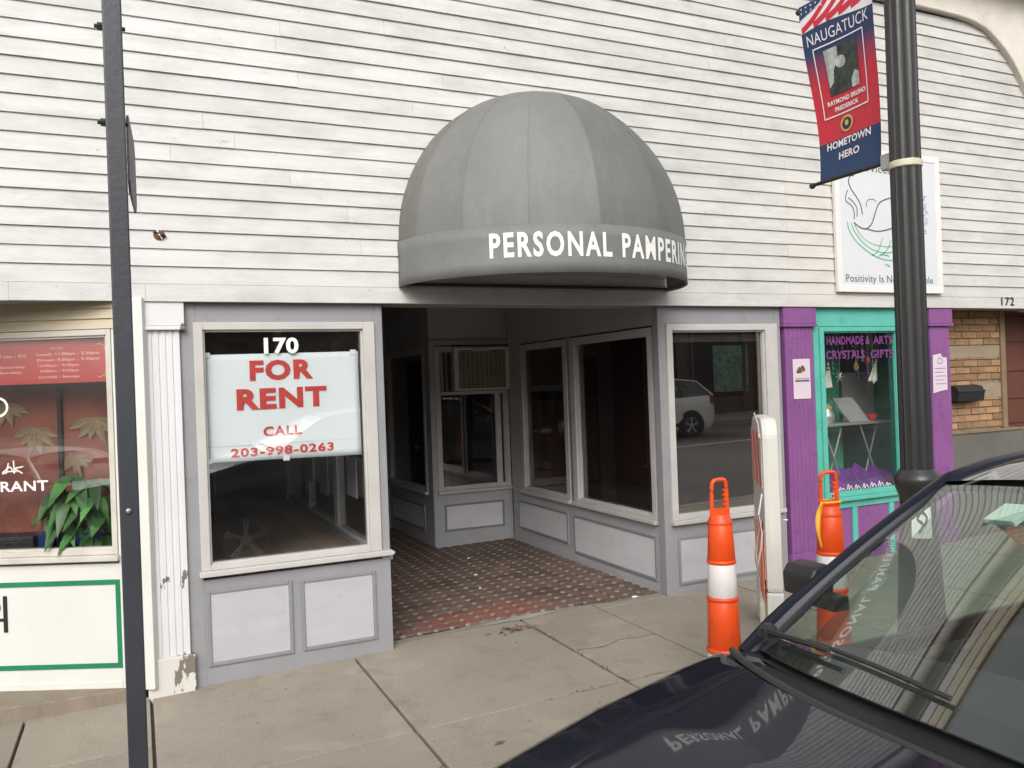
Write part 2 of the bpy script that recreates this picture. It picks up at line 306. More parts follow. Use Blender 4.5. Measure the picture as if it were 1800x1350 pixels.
# ------------------------------------------------------------------ mesh helpers
class MB:
    def __init__(s, M=None): s.v = []; s.f = []; s.M = M
    def add(s, vs, fs):
        o = len(s.v); s.v += [tuple(v) for v in vs]; s.f += [tuple(i + o for i in f) for f in fs]; return s
    def box(s, x0, x1, y0, y1, z0, z1):
        return s.add([(x0, y0, z0), (x1, y0, z0), (x1, y1, z0), (x0, y1, z0), (x0, y0, z1), (x1, y0, z1), (x1, y1, z1), (x0, y1, z1)],
                     [(0, 3, 2, 1), (4, 5, 6, 7), (0, 1, 5, 4), (1, 2, 6, 5), (2, 3, 7, 6), (3, 0, 4, 7)])
    def prism(s, pts, a, b, axis='y'):
        """closed 2-D outline extruded between a and b along an axis"""
        n = len(pts)
        P = {'y': lambda p, t: (p[0], t, p[1]), 'x': lambda p, t: (t, p[0], p[1]), 'z': lambda p, t: (p[0], p[1], t)}[axis]
        vs = [P(p, a) for p in pts] + [P(p, b) for p in pts]
        return s.add(vs, [tuple(range(n))[::-1], tuple(range(n, 2 * n))] + [(i, (i + 1) % n, n + (i + 1) % n, n + i) for i in range(n)])
    def tube(s, path, r, n=8, flat=1.0, cap=True):
        path = [Vector(p) for p in path]; m = len(path); vs = []
        up = Vector((0, 0, 1))
        for i, p in enumerate(path):
            d = (path[min(i + 1, m - 1)] - path[max(i - 1, 0)]).normalized()
            a = d.cross(up); a = a if a.length > .05 else d.cross(Vector((0, 1, 0))); a.normalize(); b = a.cross(d)
            rr = r[i] if isinstance(r, (list, tuple)) else r
            vs += [p + (a * math.cos(2 * math.pi * k / n) + b * flat * math.sin(2 * math.pi * k / n)) * rr for k in range(n)]
        fs = [(i * n + k, i * n + (k + 1) % n, (i + 1) * n + (k + 1) % n, (i + 1) * n + k) for i in range(m - 1) for k in range(n)]
        if cap: fs += [tuple(range(n))[::-1], tuple(range((m - 1) * n, m * n))]
        return s.add(vs, fs)
    def lathe(s, prof, c=(0, 0, 0), n=24, axis='z', cap=True, fl=None):
        vs = []
        for (r, h) in prof:
            for k in range(n):
                a = 2 * math.pi * k / n; q = r * (fl(a) if fl else 1)
                vs.append((c[0] + q * math.cos(a), c[1] + q * math.sin(a), c[2] + h) if axis == 'z' else (c[0] + q * math.cos(a), c[1] + h, c[2] + q * math.sin(a)))
        m = len(prof)
        fs = [(i * n + k, i * n + (k + 1) % n, (i + 1) * n + (k + 1) % n, (i + 1) * n + k) for i in range(m - 1) for k in range(n)]
        if cap: fs += [tuple(range(n))[::-1], tuple(range((m - 1) * n, m * n))]
        return s.add(vs, fs)
    def grid(s, fn, nu, nv):
        vs = [fn(i / nu, j / nv) for i in range(nu + 1) for j in range(nv + 1)]
        return s.add(vs, [(i * (nv + 1) + j, (i + 1) * (nv + 1) + j, (i + 1) * (nv + 1) + j + 1, i * (nv + 1) + j + 1) for i in range(nu) for j in range(nv)])
    def build(s, name, m, parent=None, smooth=False, bevel=0, recalc=True, local=False, loc=None, thick=0, sub=0, weld=False):
        me = bpy.data.meshes.new(name)
        vs = [Vector(v) for v in s.v]
        if s.M is not None: vs = [s.M @ v for v in vs]
        if loc is not None: vs = [v - Vector(loc) for v in vs]
        elif parent is not None and not local:
            r = parent
            while r.parent: r = r.parent
            vs = [r.matrix_basis.inverted() @ v for v in vs] if r.type else vs
        me.from_pydata(vs, [], s.f)
        if recalc or bevel or weld:
            bm = bmesh.new(); bm.from_mesh(me)
            if weld: bmesh.ops.remove_doubles(bm, verts=bm.verts, dist=1e-5)
            if recalc: bmesh.ops.recalc_face_normals(bm, faces=bm.faces)
            if bevel:
                es = [e for e in bm.edges if len(e.link_faces) == 2 and e.calc_face_angle(0) > R(35)]
                bmesh.ops.bevel(bm, geom=es, offset=bevel, segments=2, affect='EDGES', profile=.6, clamp_overlap=True)
            bm.to_mesh(me); bm.free()
        if smooth:
            for p in me.polygons: p.use_smooth = True
        me.materials.append(m if not isinstance(m, str) else MT[m])
        o = bpy.data.objects.new(name, me); COL.objects.link(o)
        if parent is not None: o.parent = parent
        if loc is not None: o.location = loc
        if thick:
            md = o.modifiers.new('solid', 'SOLIDIFY'); md.thickness = thick; md.offset = -1
        if sub:
            md = o.modifiers.new('sub', 'SUBSURF'); md.levels = sub; md.render_levels = sub
        if smooth and bevel == 0 and hasattr(me, 'set_sharp_from_angle'): me.set_sharp_from_angle(angle=R(42))
        return o

def tag(o, label=None, cat=None, group=None, kind=None):
    if label: o['label'] = label
    if cat: o['category'] = cat
    if group: o['group'] = group
    if kind: o['kind'] = kind
    return o
def thing(name, label, cat, loc=(0, 0, 0), rotz=0, group=None):
    o = bpy.data.objects.new(name, None); COL.objects.link(o); o.location = loc; o.rotation_euler = (0, 0, rotz)
    o.empty_display_size = .1
    o.matrix_basis = Matrix.Translation(loc) @ Matrix.Rotation(rotz, 4, 'Z')
    return tag(o, label, cat, group)
def twin(src, loc, parent, name=None):
    c = src.copy(); COL.objects.link(c); c.parent = parent; c.location = loc; return c
def off(root, x, y, z): return root.matrix_basis.inverted() @ Vector((x, y, z))

_tc = {}
def text_mesh(txt, bold=0.0, space=1.0):
    k = (txt, bold, space)
    if k not in _tc:
        cu = bpy.data.curves.new('t', 'FONT'); cu.body = txt; cu.offset = bold; cu.space_character = space; cu.resolution_u = 3
        ob = bpy.data.objects.new('t', cu); me = bpy.data.meshes.new_from_object(ob)
        vs = [(v.co.x, v.co.y) for v in me.vertices]; fs = [tuple(p.vertices) for p in me.polygons]
        bpy.data.objects.remove(ob); bpy.data.meshes.remove(me); bpy.data.curves.remove(cu)
        x0 = min(v[0] for v in vs); x1 = max(v[0] for v in vs); y0 = min(v[1] for v in vs); y1 = max(v[1] for v in vs)
        _tc[k] = ([((x - x0) / (x1 - x0), (y - y0) / (y1 - y0)) for x, y in vs], fs)
    return _tc[k]
def put_text(name, txt, O, U, V, wd, ht, m, parent, bold=.02, space=1.05, fn=None, label=None):
    vs, fs = text_mesh(txt, bold, space); O, U, V = Vector(O), Vector(U).normalized(), Vector(V).normalized()
    mb = MB()
    mb.add([fn(x * wd, y * ht) if fn else O + U * (x * wd) + V * (y * ht) for x, y in vs], fs)
    o = mb.build(name, m, parent, recalc=False)
    return o
def stroke(mb, pts, wd, fr, taper=False):
    """a drawn line: ribbon of quads through 2-D points in the frame fr(u, v)"""
    n = len(pts); vs = []
    for i, p in enumerate(pts):
        a = Vector(pts[max(i - 1, 0)]); b = Vector(pts[min(i + 1, n - 1)]); d = (b - a).normalized(); q = Vector((-d.y, d.x)) * wd / 2
        if taper and (i == 0 or i == n - 1): q *= .3
        vs += [fr(p[0] + q.x, p[1] + q.y), fr(p[0] - q.x, p[1] - q.y)]
    mb.add(vs, [(2 * i, 2 * i + 1, 2 * i + 3, 2 * i + 2) for i in range(n - 1)])
def spline(P, n=6):
    out = []
    for i in range(len(P) - 1):
        p0, p1, p2, p3 = (Vector(P[max(i - 1, 0)]), Vector(P[i]), Vector(P[i + 1]), Vector(P[min(i + 2, len(P) - 1)]))
        for k in range(n):
            t = k / n
            out.append(tuple(.5 * ((2 * p1) + (p2 - p0) * t + (2 * p0 - 5 * p1 + 4 * p2 - p3) * t * t + (3 * p1 - p0 - 3 * p2 + p3) * t ** 3)))
    return out + [tuple(P[-1])]
def G(x): return 0.022 * (x - 1.5)          # the pavement climbs gently to the right

# ------------------------------------------------------------------ ground
def tilted(mb):   # raise every vertex by the slope of the street
    mb.v = [(x, y, z + G(x)) for x, y, z in mb.v]; return mb
road = tilted(MB().grid(lambda u, v: (-90 + 180 * u, -90 + 96 * v, -.15), 20, 12)).build('road', 'asphalt', recalc=False); tag(road, kind='structure')
ln = tilted(MB().box(-60, 60, -11.05, -10.95, -.146, -.142)).build('road_line', 'road_white', None); tag(ln, kind='structure')
walk = bpy.data.objects.new('sidewalk', None); COL.objects.link(walk); tag(walk, kind='structure')
tilted(MB().box(-12, 16, -3.30, 0.30, -.16, -.028)).build('joint_bed', 'joint', walk)
XS = [-12, -9.6, -7.2, -5.9, -4.7, -3.4, -1.95, -.62, .03, 1.248, 2.506, 3.12, 4.34, 5.56, 6.78, 8.0, 9.2, 11, 13, 16]
YS = [(-1.28, .05), (-2.52, -1.28), (-3.18, -2.52)]
for i in range(len(XS) - 1):
    for j, (y0, y1) in enumerate(YS):
        xa, xb = XS[i], XS[i + 1]
        segs = [(y0, y1)]
        if j == 0 and i == 7: segs = [(-1.28, -.72), (-.72, .05)]
        if j == 0 and i == 10: segs = [(-1.28, -.67), (-.67, .05)]
        if j == 0 and xa >= 1.2 and xb <= 3.2: segs[-1] = (segs[-1][0], .17)
        g = .0085
        for (a, b) in segs:
            dz = random.uniform(-.002, .002)
            tilted(MB().box(xa + g, xb - g, a + g, b - g, -.1, dz)).build('slab', 'slab', walk, bevel=.006)
kerb = bpy.data.objects.new('kerb', None); COL.objects.link(kerb); tag(kerb, kind='structure')
for i in range(-6, 10):
    tilted(MB().box(i * 1.8 + .005, i * 1.8 + 1.795, -3.33, -3.185, -.3, .002)).build('kerb_stone', 'kerb', kerb, bevel=.012)
far = tilted(MB().box(-60, 80, -40, -15.6, -.3, .0)).build('far_sidewalk', 'slab', None); tag(far, kind='structure')

tilted(MB().box(3.126, 3.715, .046, .17, -.1, .0)).build('slab', 'slab', walk, bevel=.004)
# tiled floor of the recess
fl = bpy.data.objects.new('entry_floor', None); COL.objects.link(fl); tag(fl, kind='structure')
tilted(MB().box(1.46, 3.80, .165, 4.7, -.12, -.010)).build('grout_bed', 'grout', fl)
S = .122
octs = []
def front_edge(x): return .20 + .05 * math.sin((x - 1.5) * 1.9) + .02 * math.sin(x * 9)
for i in range(20):
    for j in range(38):
        x, y = 1.535 + S * (i + .5), .155 + S * (j + .5)
        if x > 3.76 or (y > 3.0 and x > 2.86) or y > 4.6: continue
        if y - S / 2 < front_edge(x) - .05: continue
        octs.append((x, y))
octs.sort(key=lambda p: p[1] * 1.0 + .35 * p[0])
a = S / 2 - .003; c = .030
OC = [(-a, -a + c), (-a + c, -a), (a - c, -a), (a, -a + c), (a, a - c), (a - c, a), (-a + c, a), (-a, a - c)]
first = None; rest = MB()
for n_, (x, y) in enumerate(octs):
    dz = G(x) + random.uniform(-.0012, .0012)
    if n_ < 290:
        if first is None:
            first = MB().prism(OC, -.02, .0, 'z').build('octagon_tile', 'tile', fl, bevel=.0015); first.location = (x, y, dz)
        else: twin(first, (x, y, dz), fl)
    else: rest.prism([(p[0] + x, p[1] + y) for p in OC], dz - .02, dz, 'z')
tag(rest.build('tile_field', 'tile', fl), kind='stuff')
dots = MB(); dd = c - .004
pts = sorted({(round(x + sx * S / 2, 3), round(y + sy * S / 2, 3)) for x, y in octs for sx in (-1, 1) for sy in (-1, 1)})
for (x, y) in pts:
    if y < front_edge(x) - .03 or x < 1.53: continue
    k = random.uniform(.86, 1.05) * dd; z = G(x) + random.uniform(-.001, .0015)
    dots.prism([(x - k, y), (x, y - k), (x + k, y), (x, y + k)], z - .02, z + .0008, 'z')
tag(dots.build('dot_tiles', 'dot', fl), kind='stuff')
# cement lip between the pavement and the tiles
lip = MB(); N = 46; vs = []
for i in range(N + 1):
    x = 1.53 + (3.70 - 1.53) * i / N
    vs += [(x, .155, G(x) + .0005), (x, front_edge(x) - .02 + random.uniform(-.012, .012), G(x) + .003), (x, front_edge(x) + random.uniform(-.01, .016), G(x) - .006)]
lip.add(vs, [(3 * i + j, 3 * i + 3 + j, 3 * i + 4 + j, 3 * i + 1 + j) for i in range(N) for j in (0, 1)])
lip.build('cement_lip', 'slab', fl, smooth=True)
sm = MB(); vs = []
for i in range(15):
    t = i / 14; x = 2.22 + .72 * t; wd = .045 * math.sin(math.pi * min(1, t * 1.05 + .02)) * random.uniform(.7, 1.2) + .004
    vs += [(x, .17 + .03 * t - wd, G(x) + .0045), (x, .17 + .03 * t + wd, G(x) + .0045)]
sm.add(vs, [(2 * i, 2 * i + 2, 2 * i + 3, 2 * i + 1) for i in range(14)]); sm.build('cement_smear', 'smear', fl)

# ------------------------------------------------------------------ clapboard wall
wall = thing('clapboard_wall', 'long wall of weathered white clapboards above the shopfronts', 'wall', (0, 0, 2.31))
EXP = .1055; zs = [2.31 + EXP * k for k in range(27)]
MB().box(-4.2, 8.45, .012, .10, 2.32, 5.14).build('sheathing', 'dark', wall)
joints_fix = {8: [.24, 2.9], 10: [.43], 9: [.61]}
for k, z in enumerate(zs[:-1]):
    x = -4.2
    cuts = sorted([round(random.uniform(-2.6, -1.2), 2), round(random.uniform(.6, 3.4), 2), round(random.uniform(4.0, 5.0), 2) if k > 11 else 5.025] + ([round(random.uniform(6.4, 7.6), 2)] if k % 3 == 0 else []))
    if k in joints_fix: cuts = sorted([cuts[0]] + joints_fix[k] + cuts[2:])
    if k == 0: cuts = [-.62, .075, 3.1, 6.2]
    for x1 in cuts + [8.45]:
        if x1 - x < .15: continue
        j = random.uniform(-.0022, .0022); zz = z + random.uniform(-.0012, .0012) if k else z
        tz = random.uniform(-.002, .002)
        a0, a1 = x + .0006, x1 - .0006
        lip_ = -.0140 + j if k else -.0185
        top = -.001 if k else -.012
        mb = MB(); zt = zs[k + 1] - .0012
        mb.add([(a0, lip_, zz), (a1, lip_, zz + tz), (a1, .011, zz + tz), (a0, .011, zz), (a0, top, zt), (a1, top, zt), (a1, .011, zt), (a0, .011, zt)],
               [(0, 3, 2, 1), (4, 5, 6, 7), (0, 1, 5, 4), (1, 2, 6, 5), (2, 3, 7, 6), (3, 0, 4, 7)])
        mb.build('clapboard', 'siding', wall)
        x = x1
# soffit behind the bottom board
MB().box(-.05, 8.45, .012, .34, 2.318, 2.36).build('soffit', 'soffit', wall)

# stucco arch surround and cornice
st = thing('stucco_front', 'cream stucco wall with an arched edge round the clapboards at top right', 'wall', (8, 0, 2.3))
arch = [(-4.2, 5.075), (0, 5.075), (3.5, 5.075), (6.642, 5.075), (6.906, 5.075), (7.217, 5.066), (7.36, 5.052), (7.455, 5.033), (7.56, 5.0), (7.655, 4.954), (7.76, 4.89), (7.856, 4.815), (7.92, 4.757), (7.977, 4.69), (8.04, 4.615), (8.097, 4.535), (8.15, 4.45), (8.2, 4.35), (8.25, 4.2), (8.29, 4.0), (8.31, 3.7), (8.32, 3.2), (8.32, 2.3)]
mb = MB(); yf, yb = -.055, .015
na = len(arch)
top = [(x, 5.42) if i < 10 else None for i, (x, z) in enumerate(arch)]
vs = [(x, yf, z) for x, z in arch] + [(x, yb, z) for x, z in arch]
outer = []
for i, (x, z) in enumerate(arch):
    outer.append((x, yf, 5.42) if i <= 9 else ((x + (12 - x) * min(1, (i - 9) / 4), yf, 5.42) if i < 13 else (12, yf, min(5.42, max(2.3, z + (5.42 - 4.69) * max(0, (18 - i) / 5))))))
outer[-1] = (12, yf, 2.3)
vs += outer
mb.add(vs, [(i, i + 1, 2 * na + i + 1, 2 * na + i) for i in range(na - 1)] + [(i, na + i, na + i + 1, i + 1) for i in range(na - 1)])
mb.build('stucco_face', 'stucco', st, recalc=False)
bead = MB(); bead.tube([(x, -.06, z + .006) for x, z in arch[2:]], .012, 6); bead.build('arch_bead', 'stucco', st, smooth=True)
MB().box(8.33, 12, -.05, .25, 2.3, 5.4).build('stucco_pier', 'stucco', st)
MB().box(-4.2, 12, -.34, .3, 5.425, 5.50).build('eave_board', 'eave', st, bevel=.008)
MB().box(-4.2, 12, -.38, .3, 5.503, 5.68).build('cornice', 'casing', st, bevel=.01)
pb = MB()
for k in range(7): pb.box(-4.2, 12, -.06 - .02 * (k % 2), .3, 5.685 + k * .13, 5.812 + k * .13)
pb.build('parapet', 'tan', st)
MB().box(-4.2, 12, -.12, .35, 6.60, 6.68).build('coping', 'eave', st)

# ------------------------------------------------------------------ shop shells (rooms behind the glass)
room = thing('vacant_shop_room', 'dark empty room seen through the vacant shop windows', 'room', (2.5, 4, 0))
def wl(name, m, *b): return MB().box(*b).build(name, m, room)
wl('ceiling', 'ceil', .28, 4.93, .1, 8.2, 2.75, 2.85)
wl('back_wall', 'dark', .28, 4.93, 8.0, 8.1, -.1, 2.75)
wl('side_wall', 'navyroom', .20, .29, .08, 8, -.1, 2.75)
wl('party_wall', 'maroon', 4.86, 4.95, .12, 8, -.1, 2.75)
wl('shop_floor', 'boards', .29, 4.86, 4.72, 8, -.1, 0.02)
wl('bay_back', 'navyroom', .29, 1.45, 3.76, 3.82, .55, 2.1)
for k in range(9):
    MB().box(.295 + k * .1285, .295 + k * .1285 + .1265, .09, 3.75, .56, .60 + random.uniform(-.002, .002)).build('floor_plank', 'boards', room)
for k in range(8):
    MB().box(3.81 + k * .131, 3.81 + k * .131 + .1295, .12, 2.93, .57, .61 + random.uniform(-.002, .002)).build('floor_plank', 'boards2', room)
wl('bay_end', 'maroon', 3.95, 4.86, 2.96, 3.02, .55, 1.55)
p1 = MB().box(.62, .64, 2.6, 3.3, .62, 1.3).build('leaning_board', 'blue_cloth', room)
for (y0, y1, z0, z1) in ((1.62, 1.98, .86, 1.20), (2.25, 2.55, .92, 1.22), (.62, .92, .95, 1.24)):
    MB().box(1.446, 1.452, y0, y1, z0, z1).build('poster', 'panel', room)
upper = MB().box(.0, 8.4, .34, .44, 2.36, 6.5).build('upper_wall', 'dark', room)
upper2 = MB().box(-4.2, 8.4, .45, 8.3, 5.2, 5.3).build('roof_deck', 'dark', room)

# ------------------------------------------------------------------ window and bulkhead builders, in a wall's own frame (a along, b into the wall, z up)
def frame_of(O, along, into):
    O, A, B = Vector((*O, 0)), Vector((*along, 0)).normalized(), Vector((*into, 0)).normalized()
    m = Matrix.Identity(4)
    for i in range(3): m[i][0] = A[i]; m[i][1] = B[i]; m[i][2] = (0, 0, 1)[i]; m[i][3] = O[i]
    return m
def window(parent, F, a0, a1, z0, z1, cw=.055, sill=True, gm='glass', cm='casing', depth=.035, cwr=None, cwt=None, proud=.018, sill_r=0):
    """casing a0..a1 x z0..z1 (outside), its pane set back; the sill laps below"""
    cwr = cwr or cw; cwt = cwt or cw
    w0 = bpy.data.objects.new('window', None); COL.objects.link(w0); w0.parent = parent
    fr = MB(F)
    fr.box(a0, a0 + cw, -proud, depth + .02, z0, z1).box(a1 - cwr, a1, -proud, depth + .02, z0, z1)
    fr.box(a0 + cw, a1 - cwr, -proud + .001, depth + .02, z1 - cwt, z1).box(a0 + cw, a1 - cwr, -proud + .001, depth + .02, z0, z0 + .03)
    fr.build('frame', cm, w0, bevel=.004)
    st_ = MB(F); q = .012
    st_.box(a0 + cw, a0 + cw + q, .006, depth, z0 + .03, z1 - cwt).box(a1 - cwr - q, a1 - cwr, .006, depth, z0 + .03, z1 - cwt)
    st_.box(a0 + cw + q, a1 - cwr - q, .006, depth, z1 - cwt - q, z1 - cwt).box(a0 + cw + q, a1 - cwr - q, .006, depth, z0 + .03, z0 + .03 + q)
    st_.build('glazing_bead', cm, w0)
    MB(F).box(a0 + cw + .001, a1 - cwr - .001, depth + .002, depth + .008, z0 + .031, z1 - cwt - .001).build('pane', gm, w0)
    if sill: MB(F).box(a0 - .012, a1 + .012 + sill_r, -proud - .03, depth, z0 - .035, z0 - .001).build('sill', cm, w0, bevel=.006)
    return w0
def panel(parent, F, a0, a1, z0, z1, tilt=0):
    mo = MB(F); t = .022
    mo.box(a0, a0 + t, -.012, .012, z0, z1).box(a1 - t, a1, -.012, .012, z0, z1).box(a0 + t, a1 - t, -.012, .012, z0, z0 + t).box(a0 + t, a1 - t, -.012, .012, z1 - t, z1)
    m_ = mo.build('panel_moulding', 'mould', parent, bevel=.005)
    pn = MB(F); n_ = 1
    pn.box(a0 + t + .001, a1 - t - .001, -.004, .012, z0 + t + .001, z1 - t - .001).build('panel', 'panel' if F is FF else 'brightened_panel', parent)

# ------------------------------------------------------------------ vacant grey shopfront, number 170
shop = thing('grey_shopfront', 'vacant grey shopfront with a tiled recessed entry under the awning', 'shopfront', (2.5, .04, 0))
FF = frame_of((0, .04), (1, 0), (0, 1))
# left bay front
MB(FF).box(.235, .345, 0, .07, -.12, 2.33).box(1.462, 1.517, 0, .075, -.12, 2.33).box(.345, 1.462, .002, .07, 2.185, 2.33).build('bay_frame', 'grey', shop, bevel=.003)
MB(FF).box(.345, 1.462, .001, .06, -.12, .612).build('bulkhead', 'grey', shop)
panel(shop, FF, .357, .868, .085, .548); panel(shop, FF, .922, .1 + 1.31, .088, .542)
wL = window(shop, FF, .333, 1.458, .672, 2.188, cw=.054, cwr=.076, cwt=.046, gm='glass', sill_r=.055)
put_text('house_number', '170', (.752, .066, 1.990), (1, 0, 0), (0, 0, 1), .216, .104, 'letter_white', wL, bold=.035)
# left bay side, along the recess
FL = frame_of((1.515, 0), (0, 1), (-1, 0))
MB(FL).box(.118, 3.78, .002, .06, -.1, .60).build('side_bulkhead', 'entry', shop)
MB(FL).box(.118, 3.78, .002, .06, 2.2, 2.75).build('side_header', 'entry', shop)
for (y0, y1) in ((.118, 1.40), (1.41, 2.62), (2.63, 3.78)): window(shop, FL, y0, y1, .62, 2.2, cw=.06, gm='glass', proud=.01)
# far door of the recess
dr = bpy.data.objects.new('entry_door', None); COL.objects.link(dr); dr.parent = shop
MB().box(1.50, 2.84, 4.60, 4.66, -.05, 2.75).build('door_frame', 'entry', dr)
MB().box(1.75, 2.62, 4.575, 4.60, 0, 2.08).build('door_leaf', 'dark', dr, bevel=.006)
MB().lathe([(.02, 0), (.028, .02), (.0, .05)], (2.55, 4.53, 1.0), 12, 'y').build('door_knob', 'silver', dr)
# door wall facing the door passage
FD = frame_of((2.865, 3.05), (-.025, 1), (1, 0))
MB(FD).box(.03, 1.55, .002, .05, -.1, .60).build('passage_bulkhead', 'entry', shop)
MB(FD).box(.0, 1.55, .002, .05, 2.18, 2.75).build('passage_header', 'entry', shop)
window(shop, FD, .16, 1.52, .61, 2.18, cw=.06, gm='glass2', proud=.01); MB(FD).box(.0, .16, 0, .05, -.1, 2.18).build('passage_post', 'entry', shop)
panel(shop, FD, .28, 1.45, .17, .45)
# wall with the air conditioner
FA = frame_of((2.872, 3.045), (.91, -.025), (.025, .91))
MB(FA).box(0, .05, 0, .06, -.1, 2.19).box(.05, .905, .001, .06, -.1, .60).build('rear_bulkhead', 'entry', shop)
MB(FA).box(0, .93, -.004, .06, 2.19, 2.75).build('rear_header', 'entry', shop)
MB(FA).box(-.0, .93, -.02, .0, 2.235, 2.26).build('rear_rail', 'mould', shop)
wA = window(shop, FA, .05, .895, .625, 2.175, cw=.05, gm='glass', proud=.012)
MB(FA).box(.735, .80, -.004, .03, .66, 1.67).build('mullion', 'casing', wA, bevel=.004)
MB(FA).box(.112, .845, -.006, .03, 1.650, 1.685).build('shelf_rail', 'casing', wA)
MB(FA).box(.115, .148, .0, .02, 1.69, 2.12).box(.178, .192, .0, .02, 1.69, 2.12).build('side_filler', 'mould', wA)
MB(FA).box(.106, .248, .02, .03, 1.69, 2.12).build('filler_panel', 'dark', wA)
panel(shop, FA, .11, .80, .185, .475)
# right wall of the recess
FR = frame_of((3.752, 0), (0, 1), (1, 0))
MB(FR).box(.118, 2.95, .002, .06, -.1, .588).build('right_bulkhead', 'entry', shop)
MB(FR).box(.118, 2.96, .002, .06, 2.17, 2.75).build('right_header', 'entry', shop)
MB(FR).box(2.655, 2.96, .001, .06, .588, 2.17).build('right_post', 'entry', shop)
window(shop, FR, .17, 1.53, .618, 2.155, cw=.06, cwr=.085, cwt=.055, proud=.014)
window(shop, FR, 1.60, 2.66, .618, 2.155, cw=.07, cwr=.06, cwt=.05, proud=.014)
MB(FR).box(1.53, 1.60, .0, .05, .588, 2.17).build('right_mullion', 'mould', shop)
panel(shop, FR, .20, 1.56, .125, .485); panel(shop, FR, 1.68, 2.80, .185, .49)
MB(FR).box(.118, 2.95, -.006, .0, -.1, .095).build('baseboard', 'entry', shop)
# right bay front
MB(FF).box(3.722, 3.80, 0, .078, -.1, 2.33).box(4.895, 4.952, 0, .07, -.1, 2.33).box(3.80, 4.895, .002, .07, 2.175, 2.33).build('right_bay_frame', 'grey', shop, bevel=.003)
MB(FF).box(3.80, 4.895, .001, .06, -.1, .58).build('right_bay_bulkhead', 'grey', shop)
window(shop, FF, 3.79, 4.905, .628, 2.172, cw=.057, cwr=.125, cwt=.055, gm='glass3')
panel(shop, FF, 3.838, 4.80, .115, .492)
MB(FF).box(3.85, 4.78, .07, .1, 2.03, 2.09).build('roller_blind', 'grime', shop)
MB().lathe([(.012, 0), (.012, .03)], (1.525, -.01, .655), 10, 'y').build('sill_nub', 'casing', shop)

# ------------------------------------------------------------------ FOR RENT paper
pp = thing('for_rent_sign', 'white paper FOR RENT sign with red lettering taped inside the window', 'sign', (.87, .088, 1.32))
py = .092
def pfn(u, v):
    x = .388 + .972 * u; z = (1.323 + .668 * v) + (-.012 * u if v < .5 else .008 * u)
    return (x, py - .0035 * math.sin(u * 9 + v * 4) * .5 - (.005 * max(0, (u - .75) * 4) if v < .45 else 0), z)
MB().grid(pfn, 24, 16).build('paper', 'paper', pp, smooth=True, recalc=False, thick=.001)
MB().box(.389, 1.366, .0872, .0880, 1.418, 1.4205).build('fold_line', 'sign_white', pp)
for (t, x0, x1, z0, z1, b) in (('FOR', .662, 1.060, 1.822, 1.952, .045), ('RENT', .578, 1.142, 1.640, 1.772, .045), ('CALL', .733, .972, 1.467, 1.530, .03), ('203-998-0263', .533, 1.176, 1.345, 1.402, .03)):
    put_text('lettering', t, (x0, .0865, z0), (1, 0, .008), (0, 0, 1), x1 - x0, z1 - z0, 'letter_red', pp, bold=b, space=1.12)
for (x, z) in ((.41, 1.985), (1.325, 1.99), (.40, 1.33), (.87, 1.318)):
    MB().box(x - .02, x + .02, .0856, .0863, z - .012, z + .02).build('tape', 'letter_white', pp)

# ------------------------------------------------------------------ air conditioner
ac = thing('air_conditioner', 'beige window air conditioner filling the top of the recess window', 'air conditioner', tuple(FA @ Vector((.56, -.05, 1.69))))
b = MB(FA); b.box(.248, .885, -.085, .16, 1.692, 1.715).box(.248, .885, -.085, .16, 2.128, 2.155).box(.248, .30, -.085, .16, 1.715, 2.128).box(.845, .885, -.085, .16, 1.715, 2.128)
b.build('case', 'ac', ac, bevel=.006)
MB(FA).box(.30, .845, -.05, .15, 1.715, 2.128).build('core', 'accore', ac)
first = None
for k in range(22):
    MB(FA).box(.305, .84, -.072, -.06, 1.724 + k * .0184, 1.731 + k * .0184).build('louvre', 'acgrille', ac)
vb = MB(FA)
for k in range(10): vb.box(.325 + k * .053, .331 + k * .053, -.078, -.072, 1.718, 2.125)
vb.build('grille_bars', 'acgrille', ac)
MB(FA).box(.47, .66, -.098, -.085, 2.112, 2.15).build('maker_plate', 'casing', ac, bevel=.004)

# ------------------------------------------------------------------ white fluted pilaster
def pilaster(name, label, x0, x1, zb, m, pm, flutes, mcap=None):
    t = thing(name, label, 'pilaster', ((x0 + x1) / 2, .02, zb))
    w_ = x1 - x0
    MB().box(x0, x1, -.004, .3, 2.165, 2.33).build('capital', mcap or m, t, bevel=.004)
    MB().box(x0 - .006, x1 + .006, -.014, .29, 2.140, 2.163).build('cap_moulding', mcap or m, t, bevel=.006)
    # fluted shaft: outline with grooves, extruded upright
    s0, s1 = x0 + .022, x1 - .03; pts = [(s0, .3)]; nfl = flutes; step = (s1 - s0 - .03) / nfl
    pts.append((s0, .014)); 
    for k in range(nfl):
        a_ = s0 + .015 + k * step; g_ = step * .42
        pts += [(a_ + step * .29, .014), (a_ + step * .29 + g_ * .25, .021), (a_ + step * .29 + g_ * .75, .021), (a_ + step * .29 + g_, .014)]
    pts += [(s1, .014), (s1, .3)]
    MB().prism(pts, zb + .19, 2.139, 'z').build('shaft', m, t)
    MB().box(x0 + .004, x1 - .004, -.004, .3, zb - .1, zb + .189).build('plinth', pm, t, bevel=.005)
    return t
pilaster('fluted_pilaster', 'white fluted pilaster with peeling paint at its foot', .012, .284, 0.0, MT['pil'], MT['plinth'], 5)
pilaster('fluted_pilaster', 'purple fluted pilaster beside the grey bay, small notice on it', 4.955, 5.318, .04, MT['purple'], MT['purple'], 6)
pilaster('fluted_pilaster', 'purple fluted pilaster behind the lamp post, next to the brick entry', 6.705, 7.012, .06, MT['purple'], MT['purple'], 5)

